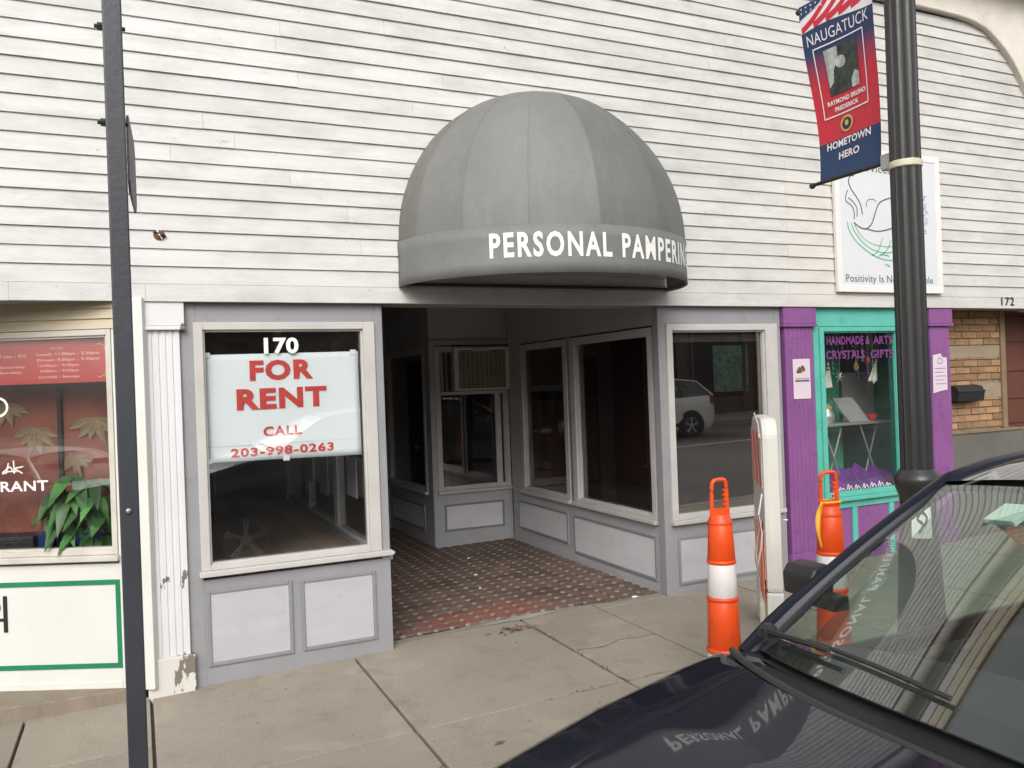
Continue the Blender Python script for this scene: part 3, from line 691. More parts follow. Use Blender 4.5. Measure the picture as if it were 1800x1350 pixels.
# ------------------------------------------------------------------ restaurant shopfront, angled back
TH = R(26)
rs = thing('white_restaurant_front', 'white restaurant shopfront with a green painted rectangle below its window', 'shopfront', (-.09, .03, 0), -TH)
FRS = Matrix.Translation((-.09, .03, 0)) @ Matrix.Rotation(-TH, 4, 'Z')
for k, z in enumerate((2.155, 2.215, 2.275)):
    mb = MB(FRS); mb.add([(-3, -.014, z), (.02, -.014, z), (.02, .02, z), (-3, .02, z), (-3, -.002, z + .059), (.02, -.002, z + .059), (.02, .02, z + .059), (-3, .02, z + .059)], [(0, 3, 2, 1), (4, 5, 6, 7), (0, 1, 5, 4), (1, 2, 6, 5), (2, 3, 7, 6), (3, 0, 4, 7)])
    mb.build('tan_board', 'tan', rs)
MB(FRS).box(-.028, .16, -.004, .06, .03, 2.33).build('corner_board', 'white', rs, bevel=.004)
MB(FRS).box(-3, -.029, 0, .06, .04, .776).build('lower_wall', 'white', rs)
MB(FRS).box(-3, -.029, -.004, .0, .04, .085).build('skirting', 'white', rs, bevel=.003)
rw = window(rs, FRS, -3, -.03, .83, 2.152, cw=.04, cwr=.028, cwt=.035, gm='glass4', cm='grime', proud=.01)
gb = MB(FRS); gb.box(-1.9, -.026 - .0, -.006, -.0005, .654, .682).box(-1.9, -.026 - .0, -.006, -.0005, .165, .193).box(-.0545, -.026, -.0055, -.0005, .193, .654)
gb.build('green_border', 'green', rs)
bl = MB(FRS); bl.box(-.727, -.704, -.006, -.0005, .39, .603).box(-.80, -.727, -.006, -.0005, .455, .472).box(-.775, -.745, -.0065, -.0005, .52, .55)
bl.build('black_character', 'letter_black', rs)
def rtext(nm, t, x0, x1, z0, z1, m, par, b=.02, y=.028, sp=1.05):
    O = FRS @ Vector((x0, y, z0)); U = FRS.to_3x3() @ Vector((1, 0, 0))
    return put_text(nm, t, O, U, (0, 0, 1), x1 - x0, z1 - z0, m, par, bold=b, space=sp)
rtext('window_lettering', 'RESTAURANT', -1.135, -.457, 1.212, 1.274, MT['letter_white'], rw, .018, y=.034)
sk = MB(); fr2 = lambda u, v: FRS @ Vector((u, .034, v))
for pts in ([(-.73, 1.325), (-.70, 1.35), (-.69, 1.385)], [(-.71, 1.318), (-.685, 1.36), (-.655, 1.318)], [(-.66, 1.40), (-.655, 1.32)], [(-.655, 1.35), (-.60, 1.36)], [(-.655, 1.348), (-.605, 1.318)], [(-.73, 1.318), (-.69, 1.332), (-.64, 1.33)]):
    stroke(sk, spline(pts), .007, fr2, True)
ring = [(-.745 + .06 * math.cos(t * .35), 1.715 + .055 * math.sin(t * .35)) for t in range(19)]
sk.build('brush_lettering', 'letter_white', rw, recalc=False)
sk = MB(); stroke(sk, ring, .014, fr2); sk.build('ring_mark', 'letter_white', rw, recalc=False)
# room behind it
rr = thing('restaurant_window_room', 'red screen and ledge just inside the restaurant window', 'room', (-1.5, 1.4, 0))
RR = lambda nm, m, *b: MB(FRS).box(*b).build(nm, m, rr)
RR('window_ledge', 'dark', -3, -.03, .07, .9, .74, .79)
RR('red_screen', 'redwall', -3, .06, .30, .34, .79, 2.4)
RR('screen_rail', 'black', -3, .02, .27, .295, 1.83, 1.87)
for x in (-.515, -.145, -.95, -1.35): RR('screen_post', 'black', x - .012, x + .012, .27, .298, .79, 1.83)
RR('end_wall', 'redwall', .02, .06, .07, .30, .79, 2.4)
RR('head_board', 'grime', -3, .12, .07, .9, 2.16, 2.2)
RR('floor_slab', 'dark', -3, .1, .07, 3, -.1, .04)
ml = MB()
def leaf_blade(mb, P, D, Nn, L, W, droop=.25):
    P, D, Nn = Vector(P), Vector(D).normalized(), Vector(Nn).normalized(); S_ = D.cross(Nn).normalized(); Nn = S_.cross(D)
    prof = [(0, .05), (.25, .75), (.5, 1), (.75, .72), (1, .04)]; vs = []
    for t, wv in prof:
        c_ = P + D * (L * t) - Vector((0, 0, 1)) * droop * L * t * t
        vs += [c_ + S_ * W * wv / 2 + Nn * W * .10 * wv, c_, c_ - S_ * W * wv / 2 + Nn * W * .10 * wv]
    mb.add(vs, [(3 * i + j, 3 * i + 3 + j, 3 * i + 4 + j, 3 * i + 1 + j) for i in range(4) for j in (0, 1)])
for (cx, cz, s) in ((-.30, 1.63, 1), (-.68, 1.58, 1.0), (-.42, 1.40, .8), (-.86, 1.74, .9), (-1.2, 1.6, 1)):
    for k in range(6):
        an = R(-155 + k * 27 + random.uniform(-6, 6))
        L = .17 * s * random.uniform(.8, 1.1); d = FRS.to_3x3() @ Vector((math.cos(an), 0, math.sin(an)))
        leaf_blade(ml, FRS @ Vector((cx, .292, cz)), d, FRS.to_3x3() @ Vector((0, -1, 0)), L, .055 * s, 0)
ml.build('leaf_mural', 'leaf_pale', rr, recalc=False)

# red board with the hours
hb = thing('hours_board', 'red opening hours board hung at the top of the restaurant window', 'sign', tuple(FRS @ Vector((-.7, .06, 1.84))), -TH)
MB(FRS).box(-1.5, -.055, .052, .060, 1.845, 2.108).build('board', 'banner_red', hb, bevel=.002)
mx = MT['pink']
for (t, x0, x1, z0, z1, m) in (('HOURS', -.425, -.345, 2.045, 2.060, MT['gold']), ('Tues - Fri', -.735, -.575, 2.005, 2.025, mx), ('Lunch: 11:00am - 2:30pm', -.506, -.132, 2.006, 2.028, mx),
        ('Dinner: 5:00pm - 9:30pm', -.506, -.132, 1.972, 1.994, mx), ('Saturday', -.735, -.578, 1.938, 1.958, mx), ('Sunday', -.735, -.60, 1.906, 1.926, mx), ('12:00pm - 9:30pm', -.500, -.255, 1.940, 1.960, mx), ('4:00pm - 9:00pm', -.490, -.255, 1.908, 1.928, mx), ('CLOSED - Monday', -.500, -.252, 1.872, 1.891, mx)):
    rtext('hours_lettering', t, x0, x1, z0, z1, m, hb, .012, y=.0505)
gl = MB(); fr3 = lambda u, v: FRS @ Vector((u, .0505, v))
for (cx, cz, s) in ((-.085, 2.075, -1), (-.085, 1.872, 1)):
    for q in ([(0, 0), (-.02, .012 * s), (-.045, .002 * s), (-.06, .010 * s)], [(0, .01 * s), (.012, .03 * s), (.004, .055 * s), (.014, .07 * s)], [(-.012, .02 * s), (-.008, .045 * s)]):
        stroke(gl, spline([(cx + u, cz + v) for u, v in q]), .006, fr3, True)
gl.build('corner_ornament', 'gold', hb, recalc=False)
for x in (-.49, -.15): MB(FRS).box(x - .03 if x < -.3 else x - .012, x + .03 if x < -.3 else x + .012, .05, .062, 2.109, 2.124).build('hook', 'black', hb)

# potted plant, blue pot and black box on the ledge
pl = thing('potted_plant', 'leafy green plant in a blue pot behind the restaurant glass', 'plant', (-.27, .34, .79))
MB().lathe([(.07, 0), (.10, .01), (.125, .10), (.13, .155), (.12, .16), (.11, .14)], (-.27, .34, .79), 20).build('pot', 'pot', pl, smooth=True)
stm = MB()
for (dx, dz) in ((0, .42), (.06, .34), (-.07, .36)): stm.tube([(-.27, .34, .92), (-.29 + dx * .4, .33, .92 + dz * .6), (-.31 + dx, .31, .92 + dz)], .008, 6)
stm.build('stem', 'stem', pl)
lm = None
for (cx, cy_, cz, n_, L0) in ((-.35, .31, 1.29, 6, .21), (-.25, .30, 1.25, 5, .19), (-.45, .35, 1.19, 5, .19), (-.19, .26, 1.03, 6, .17), (-.29, .28, 1.10, 5, .17), (-.41, .32, 1.03, 5, .17), (-.33, .27, .97, 5, .14), (-.47, .36, 1.06, 4, .15), (-.23, .24, 1.16, 6, .17), (-.37, .29, 1.20, 6, .18), (-.21, .25, .93, 6, .15), (-.43, .33, 1.12, 5, .16)):
    for k in range(n_):
        an = 2 * math.pi * k / n_ + random.uniform(-.3, .3)
        mb = MB(); L = L0 * random.uniform(.75, 1.1)
        leaf_blade(mb, (cx, cy_, cz), (math.cos(an), -.35 + .7 * math.sin(an), random.uniform(-.75, .1)), (0, -.5, 1), L, L * .40, random.uniform(.5, 1.0))
        mb.build('leaf', 'leaf', pl, smooth=True, recalc=False)
bp = thing('storage_crate', 'blue plastic crate beside the black box on the restaurant ledge', 'crate', (-.52, .55, .79))
MB(FRS).box(-.585, -.40, .12, .27, .79, .95).build('crate_body', 'pot', bp, bevel=.01)
MB(FRS).box(-.59, -.395, .115, .275, .925, .945).build('crate_rim', 'pot', bp, bevel=.004)
bx = thing('black_box', 'low black box at the left end of the restaurant window ledge', 'box', (-.75, .40, .79))
MB(FRS).box(-.95, -.60, .10, .26, .79, .905).build('box_body', 'black', bx, bevel=.006)
MB(FRS).box(-.955, -.597, .095, .265, .906, .935).build('box_lid', 'cladding', bx, bevel=.006)
sp = thing('restaurant_step', 'low worn concrete step below the restaurant wall', 'step', (-1.5, .3, -.1))
mb = MB(); L_ = [(.0, .012), (-.2, .016), (-.45, .02), (-.75, .045), (-3, .06), (-3, 1.9), (.0, .2)]
mb.prism([(x, y) for x, y in L_], -.3, .045, 'z'); mb.build('step_slab', 'step', sp, bevel=.012)
MB().box(-4.2, -2.75, .5, .56, 0, 2.4).build('left_neighbour_wall', 'white', rr)
MB().box(-4.2, .02, .013, 2.4, 2.318, 2.36).build('entry_soffit', 'soffit', rr)

# ------------------------------------------------------------------ teal and purple shopfront
tq = thing('teal_shopfront', 'teal framed gift shop window with purple panels below', 'shopfront', (6, .04, 0))
MB(FF).box(5.32, 5.385, .0, .07, .0, 2.33).box(6.60, 6.704, .0, .07, .0, 2.33).box(5.385, 6.60, .001, .07, 2.145, 2.33).build('teal_surround', 'teal', tq, bevel=.003)
wT = window(tq, FF, 5.378, 6.38, .655, 2.14, cw=.05, cwr=.062, cwt=.04, gm='glass', cm='teal')
MB(FF).box(6.38, 6.60, .0, .06, .4, 2.145).build('teal_stile', 'teal', tq)
MB(FF).box(5.385, 6.60, -.004, .06, .555, .615).build('teal_rail', 'teal', tq, bevel=.004)
MB(FF).box(5.385, 6.60, .012, .06, -.02, .553).build('purple_bulkhead', 'purple', tq)
for x in (5.70, 6.15): MB(FF).box(x, x + .06, -.004, .012, -.02, .553).build('teal_stile', 'teal', tq, bevel=.003)
U = (1, 0, 0); V = (0, 0, 1)
for (t, x0, x1, z0, z1) in (('HANDMADE &', 5.50, 6.02, 1.985, 2.062), ('ARTS', 6.06, 6.30, 1.985, 2.062), ('CRYSTALS', 5.49, 5.95, 1.86, 1.935), ('GIFTS', 6.02, 6.31, 1.86, 1.935)):
    put_text('window_lettering', t, (x0, .070, z0), U, V, x1 - x0, z1 - z0, 'decal_purple', wT, bold=.03)
sv = MB(); frv = lambda u, v: Vector((u, .070, v))
for k in range(7):
    x = 5.58 + k * .095; h = random.uniform(.03, .055)
    stroke(sv, spline([(x, .70), (x + .02, .70 + h), (x + .03, .705), (x + .05, .70 + h * .7), (x + .075, .70)]), .006, frv, True)
sv.build('script_flourish', 'letter_white', wT, recalc=False)
tr = thing('gift_shop_room', 'dim gift shop interior behind the teal window', 'room', (6, 2, 0))
TR = lambda nm, m, *b: MB().box(*b).build(nm, m, tr)
TR('gift_ceiling', 'dark', 4.96, 7.0, .12, 3.5, 2.4, 2.45); TR('gift_back', 'dark', 4.96, 7.2, 3.4, 3.5, -.1, 2.4)
TR('gift_side', 'teal', 6.93, 7.0, .32, 3.4, -.1, 2.4); TR('platform', 'dark', 4.96, 6.93, .11, 1.1, -.1, .56)
cu = MB(); cu.grid(lambda u, v: (5.62 + .78 * u, .80 + .03 * math.sin(u * 60), .56 + 1.8 * v), 90, 2); cu.build('curtain', 'curtain', tr, smooth=True, recalc=False)
tb = thing('folding_table', 'pale folding table with crossed legs inside the teal window', 'table', (6.1, .48, .56))
MB().box(5.68, 6.62, .36, .62, 1.245, 1.268).build('table_top', 'silver', tb, bevel=.006)
for (xa, xb) in ((5.80, 6.06), (6.06, 5.80), (6.26, 6.52), (6.52, 6.26)):
    yy = .44 if xa < xb else .47
    MB().tube([(xa, yy, 1.243), (xb, yy, .565)], .009, 8).build('leg', 'silver', tb)
ez = thing('picture_easel', 'tilted black framed picture leaning on the folding table', 'picture', (6.15, .44, 1.27))
FE = Matrix.Translation((6.03, .42, 1.272)) @ Matrix.Rotation(R(-22), 4, 'Y') @ Matrix.Rotation(R(-14), 4, 'X')
FE = Matrix.Translation((6.10, .40, 1.272)) @ Matrix(((1, 0, -.52, 0), (0, 1, .25, 0), (0, 0, .85, 0), (0, 0, 0, 1)))
MB(FE).box(0, .23, 0, .012, 0, .27).build('picture_face', 'board_grey', ez)
MB(FE).box(-.012, .0, -.006, .018, 0, .275).box(.23, .242, -.006, .018, 0, .275).build('picture_frame', 'silver', ez)
gb_ = thing('grey_display_board', 'grey display board hung behind the folding table', 'board', (6.5, .75, 1.25))
MB().box(6.37, 6.80, .74, .76, 1.22, 1.72).build('board_face', 'board_grey', gb_, bevel=.004)
MB().box(6.36, 6.81, .735, .765, 1.72, 1.74).build('board_rail', 'silver', gb_)
for (nm, lab, P) in (('pennant', 'tall cream paper pennant at the left of the gift shop window', [(5.79, 1.88), (5.735, 1.60), (5.835, 1.61)]), ('pennant', 'triangular cream pennant right of the gift shop curtain', [(6.40, 1.86), (6.285, 1.65), (6.405, 1.65)])):
    t = thing(nm, lab, 'pennant', (P[0][0], .35, P[1][1])); MB().prism(P, .345, .349, 'y').build('card', 'cream', t)
    MB().tube([(P[0][0], .347, P[0][1]), (P[0][0], .347, 2.39)], .002, 4).build('string', 'silver', t)
orn = thing('hanging_ornament', 'silvery star ornament hanging near the cream pennant', 'ornament', (5.93, .35, 1.68))
ob = MB()
for k in range(6):
    an = k * math.pi / 3; ob.tube([(5.93, .35, 1.70), (5.93 + .055 * math.cos(an), .35, 1.70 + .055 * math.sin(an))], [.012, .002], 5)
ob.build('star', 'silver', orn); MB().tube([(5.93, .35, 1.70), (5.93, .35, 2.39)], .0015, 4).build('string', 'silver', orn)
for (nm, lab, x, z, m) in (('hanging_ornament', 'small gold drop ornament hanging between the pennants', 6.12, 1.74, 'gold'), ('hanging_ornament', 'pale green drop ornament hanging by the grey display board', 6.34, 1.62, 'tag'), ('hanging_ornament', 'red drop ornament hanging high at the right of the gift shop window', 6.27, 1.80, 'letter_red')):
    t = thing(nm, lab, 'ornament', (x, .33, z)); MB().lathe([(.0, 0), (.022, .03), (.026, .05), (.012, .085), (.003, .10)], (x, .33, z), 12).build('drop', m, t, smooth=True); MB().tube([(x, .33, z + .1), (x, .33, 2.39)], .0015, 4).build('string', 'silver', t)
dp = thing('woven_basket', 'dark woven basket on the platform below the folding table', 'basket', (6.30, .55, .56))
MB().lathe([(.12, 0), (.15, .06), (.155, .14), (.145, .145), (.13, .06)], (6.30, .55, .56), 20).build('basket_body', 'rust', dp, smooth=True)
vs_ = thing('white_vase', 'white vase with dry stems left of the tilted picture', 'vase', (5.98, .56, 1.268))
MB().lathe([(.03, 0), (.045, .05), (.03, .12), (.022, .16), (.028, .18)], (5.98, .56, 1.268), 16).build('vase_body', 'letter_white', vs_, smooth=True)
for k in range(5): MB().tube([(5.98, .56, 1.44), (5.98 + .04 * (k - 2), .55 + .01 * k, 1.56 + .03 * (k % 3))], .003, 4).build('stem', 'leaf', vs_)
bc = thing('bead_curtain', 'strings of purple and green beads hanging at the top of the gift shop window', 'bead curtain', (5.95, .28, 2.1))
for k in range(15):
    x = 5.47 + k * .062; L_ = random.uniform(.22, .46); b_ = MB(); z = 2.12
    b_.tube([(x, .28, 2.13), (x, .28, 2.13 - L_)], .0015, 4)
    while z > 2.13 - L_: b_.lathe([(.0, -.012), (.010, -.006), (.010, .006), (.0, .012)], (x, .28, z), 6); z -= random.uniform(.028, .05)
    b_.build('bead_string', ('purple_cloth', 'curtain', 'decal_purple', 'silver')[k % 4], bc)
MB().box(5.44, 6.40, .272, .288, 2.128, 2.138).build('rail', 'silver', bc)
jar = thing('glass_jar', 'round glass jar on the left of the folding table', 'jar', (5.86, .46, 1.268))
MB().lathe([(.05, 0), (.075, .03), (.078, .08), (.055, .12), (.05, .14)], (5.86, .46, 1.268), 18).build('jar_body', 'silver', jar, smooth=True)
MB().lathe([(.055, .14), (.055, .165), (.02, .17)], (5.86, .46, 1.268), 18).build('jar_lid', 'gold', jar)
rb = thing('red_bowl', 'small red bowl on the right of the folding table', 'bowl', (6.42, .45, 1.268))
MB().lathe([(.03, 0), (.055, .03), (.062, .065), (.055, .066), (.03, .02)], (6.42, .45, 1.268), 18).build('bowl_body', 'letter_red', rb, smooth=True)
pc = thing('purple_cloth', 'crumpled purple cloth along the floor of the gift shop window', 'cloth', (6.1, .3, .56))
MB().grid(lambda u, v: (5.42 + 1.1 * u, .16 + .32 * v, (.60 + .22 * v) + .06 * math.sin(u * 31 + v * 5) * (1 - .4 * v) + .03 * math.sin(u * 71)), 70, 10).build('folds', 'purple_cloth', pc, smooth=True, recalc=False)

# notices on the pilasters
nt1 = thing('paper_notice', 'small pinkish notice with a flower picture on the left purple pilaster', 'notice', (5.145, .0, 1.53))
MB().box(5.05, 5.24, .008, .010, 1.53, 1.868).build('sheet', 'pink_paper', nt1)
fp = MB()
for k in range(9):
    an = random.uniform(0, 6.28); rr_ = random.uniform(0, .035); fp.lathe([(.018, 0), (.018, .0006)], (5.135 + rr_ * math.cos(an), .0066 - .0003 * k / 9, 1.775 + rr_ * math.sin(an)), 7, 'y')
fp.build('flower_print', 'rust', nt1)
MB().box(5.07, 5.225, .0066, .0078, 1.70, 1.704).box(5.07, 5.225, .0066, .0078, 1.675, 1.690).build('text_rule', 'print_grey', nt1)
nt2 = thing('paper_notice', 'torn pinkish notice on the purple pilaster right of the lamp post', 'notice', (6.83, .0, 1.52))
MB().prism([(6.742, 1.870), (6.85, 1.885), (6.87, 1.85), (6.93, 1.845), (6.925, 1.545), (6.80, 1.53), (6.735, 1.515)], .006, .008, 'y').build('sheet', 'pink_paper', nt2)
tl = MB()
for k in range(5): tl.box(6.765, 6.905 - .02 * (k % 2), .0045, .0055, 1.60 + k * .036, 1.605 + k * .036)
stroke(tl, spline([(6.80, 1.80), (6.83, 1.845), (6.87, 1.81), (6.83, 1.79), (6.80, 1.80)]), .006, lambda u, v: Vector((u, .005, v)))
tl.build('text_rule', 'print_grey', nt2)

# ------------------------------------------------------------------ brick entry at the right
be = thing('brick_entry', 'tan brick entry with a brown panelled door at the far right', 'entrance', (8, .4, 0))
MB().box(7.0, 8.12, .32, .42, 1.11, 2.36).build('mortar_bed', 'mortar', be)
bw, bh = .198, .0575; bk = None
row = 0; z = 1.135
while z < 2.33:
    if abs(z - 1.885) < .05:
        MB().box(7.02, 8.11, .302, .33, 1.842, 1.965).build('stone_band', 'stone', be, bevel=.004); z = 1.972; row += 1; continue
    x = 7.03 - (.1 if row % 2 else 0)
    while x < 8.1:
        a0, a1 = max(x, 7.02), min(x + bw, 8.112)
        if 1.44 < z < 1.56 and a1 > 7.75: a1 = min(a1, 7.74)
        if a1 - a0 > .03:
            yj = random.uniform(-.003, .003)
            MB().box(a0, a1, .303 + yj, .33, z, z + bh).build('brick', 'brick', be, bevel=.003)
        x += bw + .011
    z += bh + .0115; row += 1
MB().box(7.745, 8.11, .300, .33, 1.432, 1.575).build('stone_band', 'stone', be, bevel=.004)
MB().box(6.99, 8.4, .29, .42, -.1, 1.108).build('lower_wall', 'greywall', be, bevel=.004)
MB().box(6.99, 8.6, .275, .30, 1.085, 1.112).build('ledge', 'eave', be, bevel=.004)
MB().box(8.10, 8.17, .28, .46, 1.115, 2.36).build('door_jamb', 'eave', be, bevel=.004)
de = bpy.data.objects.new('door', None); COL.objects.link(de); de.parent = be
MB().box(8.17, 9.2, .44, .49, 1.10, 2.36).build('leaf', 'door_brown', de)
for (z0, z1) in ((2.0, 2.27), (1.69, 1.96), (1.40, 1.60), (1.14, 1.36)): MB().box(8.30, 9.1, .425, .439, z0, z1).build('raised_panel', 'door_brown', de, bevel=.01)
MB().box(8.17, 9.2, .47, .52, -.1, 1.08).build('kick_plate', 'greywall', de)
MB().box(9.2, 12, .1, .5, -.1, 2.4).build('end_wall', 'mortar', be)
MB().box(7.0, 9.6, .0, .6, 2.362, 2.40).build('entry_soffit', 'soffit', be)
mbx = thing('mailbox', 'black wall mailbox on the tan brick', 'mailbox', (7.55, .25, 1.42))
MB().prism([(.298, 1.415), (.20, 1.415), (.185, 1.50), (.215, 1.56), (.298, 1.575)], 7.32, 7.70, 'x').build('box', 'black', mbx, bevel=.006)
MB().box(7.315, 7.705, .178, .20, 1.505, 1.518).build('flap', 'cladding', mbx, bevel=.003)
nb = thing('house_number', 'black house number 172 on the bottom clapboard at the right', 'number', (7.8, -.02, 2.33))
put_text('numerals', '172', (7.695, -.0215, 2.335), U, V, .19, .083, 'letter_black', nb, bold=.01)
# remnant of a light bracket
lb = thing('light_bracket', 'rusty stub of a removed light bracket on the clapboards at left', 'bracket', (.163, 0, 2.70))
MB().lathe([(.034, 0), (.030, -.010), (.018, -.014), (.012, -.03), (.0, -.03)], (.163, -.004, 2.705), 14, 'y').build('socket', 'rust', lb)
MB().tube([(.13, -.016, 2.72), (.163, -.03, 2.712), (.20, -.016, 2.695)], .005, 6).build('wire', 'black', lb)
MB().tube([(.150, -.016, 2.735), (.163, -.034, 2.70), (.178, -.02, 2.68)], .004, 6).build('wire', 'letter_white', lb)

# ------------------------------------------------------------------ dome awning
AC_, RX, PY, RZ, ZS, ZB = 2.705, 1.07, .90, 1.09, 2.715, 2.415
aw = thing('dome_awning', 'grey cloth dome awning reading PERSONAL PAMPERING over the entry', 'awning', (AC_, 0, ZB))
def ell(a, k=1.0): return (AC_ + RX * k * math.cos(a), -.018 - PY * k * math.sin(a))
seams = [R(x) for x in (180, 164, 141, 117, 92, 64, 33, 0)]
def dome(a, t, sag=0):
    ph = t * math.pi / 2; k = math.cos(ph) * (1 - sag)
    x, y = ell(a, max(k, 0)); return (x, y, ZS + RZ * math.sin(ph))
for i in range(len(seams) - 1):
    a0, a1 = seams[i], seams[i + 1]
    def fn(u, v, a0=a0, a1=a1):
        a = a0 + (a1 - a0) * u; P0, P1 = Vector(dome(a0, v)), Vector(dome(a1, v)); P = Vector(dome(a, v))
        return tuple(P * .4 + (P0 + (P1 - P0) * u) * .6)      # cloth pulled nearly flat between the hoops
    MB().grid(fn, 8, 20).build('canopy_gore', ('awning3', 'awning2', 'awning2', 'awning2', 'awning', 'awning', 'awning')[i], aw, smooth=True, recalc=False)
for a in seams[1:-1]:
    sb = MB(); vs = []
    for k in range(21):
        P = Vector(dome(a, k / 20 * .985)); wv = .005
        t_ = Vector((math.sin(a), math.cos(a) * .6, 0)).normalized() * wv * max(.25, math.cos(k / 20 * math.pi / 2)); n_ = (P - Vector((AC_, 0, ZS))).normalized() * .0012
        vs += [P + t_ + n_, P - t_ + n_]
    sb.add(vs, [(2 * k, 2 * k + 1, 2 * k + 3, 2 * k + 2) for k in range(20)]); sb.build('seam_tape', 'awning', aw, recalc=False)
def val(a, z, k=1.0):
    x, y = ell(a, k); return (x, y, z)
MB().grid(lambda u, v: val(math.pi * u, ZB + (ZS - .004 - ZB) * v, 1.006 - .004 * math.sin(v * 3)), 64, 4).build('valance', 'awning2', aw, smooth=True, recalc=False, thick=.004)
MB().tube([val(math.pi * k / 48, ZS - .004, 1.002) for k in range(49)], .006, 6).build('hoop_tape', 'awning', aw, smooth=True)
MB().tube([val(math.pi * k / 48, ZB + .012, 1.0) for k in range(49)], .008, 6).build('bottom_hoop', 'awning', aw, smooth=True)
for a in ():
    MB().tube([(AC_, -.03, ZS + RZ - .05)] + [tuple(Vector(dome(a, 1 - k / 10)) * .985 + Vector((AC_, 0, ZS)) * .015) for k in range(1, 11)], .010, 6).build('rib', 'black', aw)
MB().tube([(AC_ - RX, -.02, ZB + .02), (AC_ + RX, -.02, ZB + .02)], .012, 6).build('wall_bar', 'black', aw)
# lettering round the valance
_NL = 220; _al = [math.pi * (1 - k / _NL) for k in range(_NL + 1)]; _s = [0.0]
for k in range(_NL):
    p, q = ell(_al[k], 1.012), ell(_al[k + 1], 1.012); _s.append(_s[-1] + math.hypot(q[0] - p[0], q[1] - p[1]))
def on_val(s, z):
    for k in range(_NL):
        if _s[k + 1] >= s: 
            t = (s - _s[k]) / (_s[k + 1] - _s[k]); a = _al[k] + (_al[k + 1] - _al[k]) * t; break
    else: a = 0
    return val(a, z, 1.0095)
def s_of(a): return min(range(_NL + 1), key=lambda k: abs(_al[k] - a)) and _s[min(range(_NL + 1), key=lambda k: abs(_al[k] - a))]
SA, SB_, SC_, SD = s_of(R(131)), s_of(R(88.5)), s_of(R(84)), s_of(R(36))
for t, a, b_ in (('PERSONAL', SA, SB_), ('PAMPERING', SC_, SD)):
    put_text('lettering', t, (0, 0, 0), U, V, b_ - a, .155, 'letter_white', aw, bold=.028, space=1.22, fn=lambda x, y, a=a: on_val(a + x, 2.512 + y))

# ------------------------------------------------------------------ dove sign
ds = thing('dove_sign', 'white board with a line drawn dove in an open hand, behind the lamp post', 'sign', (6.18, -.03, 2.44))
X0, X1, Z0, Z1 = 5.535, 6.845, 2.437, 3.70
MB().box(X0 + .06, X1 - .06, -.048, -.02, Z0 + .06, Z1 - .06).build('board', 'sign_white', ds)
fb = MB(); fb.box(X0, X0 + .06, -.055, -.018, Z0, Z1).box(X1 - .06, X1, -.055, -.018, Z0, Z1).box(X0 + .06, X1 - .06, -.054, -.018, Z0, Z0 + .06).box(X0 + .06, X1 - .06, -.054, -.018, Z1 - .06, Z1)
fb.build('board_frame', 'sign_frame', ds, bevel=.005)
fs = lambda u, v: Vector((u, -.0495, v))
pr = {'k': MB(), 'g': MB(), 'l': MB()}
for key, wd, pts in (
    ('k', .011, [(5.772, 3.455), (5.726, 3.447), (5.702, 3.403), (5.727, 3.338), (5.789, 3.27), (5.837, 3.201), (5.853, 3.115)]),
    ('k', .010, [(5.69, 3.326), (5.666, 3.281), (5.664, 3.229), (5.732, 3.185), (5.756, 3.129), (5.75, 3.071)]),
    ('k', .010, [(5.687, 3.259), (5.747, 3.224), (5.79, 3.169), (5.786, 3.092)]),
    ('k', .007, [(5.902, 3.185), (5.918, 3.244), (5.986, 3.262), (6.031, 3.241)]),
    ('k', .012, [(5.745, 3.047), (5.815, 3.007), (5.893, 2.996), (5.961, 3.043), (6.006, 3.133), (6.05, 3.218), (6.12, 3.261), (6.244, 3.288), (6.354, 3.26), (6.42, 3.30), (6.50, 3.28), (6.43, 3.22), (6.38, 3.12), (6.25, 3.03), (6.05, 2.98), (5.89, 2.996)]),
    ('g', .012, [(5.671, 3.048), (5.69, 2.973), (5.769, 2.881), (5.896, 2.799), (6.027, 2.745), (6.161, 2.725), (6.326, 2.74), (6.48, 2.80)]),
    ('g', .010, [(5.712, 3.041), (5.76, 2.957), (5.86, 2.865), (5.976, 2.811), (6.11, 2.792), (6.275, 2.812), (6.44, 2.86)]),
    ('g', .008, [(5.751, 3.033), (5.812, 2.95), (5.901, 2.886), (6.032, 2.852), (6.194, 2.848), (6.305, 2.872)]),
    ('g', .010, [(5.947, 2.762), (6.016, 2.793), (6.059, 2.863), (6.089, 2.923)]), ('g', .010, [(6.027, 2.755), (6.11, 2.796), (6.167, 2.857), (6.183, 2.907)]),
    ('g', .012, [(6.055, 2.775), (6.136, 2.768), (6.162, 2.759)]), ('g', .014, [(6.105, 2.689), (6.171, 2.671)])):
    stroke(pr[key], spline(pts), wd, fs, True)
for k in range(26):    # lavender sprig
    t = k / 25; cx = 6.60 + .035 * math.sin(t * 3) + random.uniform(-.03, .03); cz = 2.97 + .38 * t
    stroke(pr['l'], [(cx - .02, cz), (cx + .02, cz + random.uniform(.0, .03))], .02, fs, True)
stroke(pr['g'], spline([(6.56, 2.72), (6.59, 2.9), (6.61, 3.3)]), .007, fs)
pr['k'].build('dove_drawing', 'print_grey', ds, recalc=False); pr['g'].build('hand_drawing', 'print_green', ds, recalc=False); pr['l'].build('lavender_drawing', 'print_lav', ds, recalc=False)
put_text('lettering', 'Services', (5.80, -.0495, 3.50), U, V, .42, .075, 'print_grey', ds, bold=.005)
put_text('lettering', 'Positivity Is Nonnegotiable', (5.632, -.0495, 2.505), U, V, 1.08, .085, 'print_grey', ds, bold=.005)

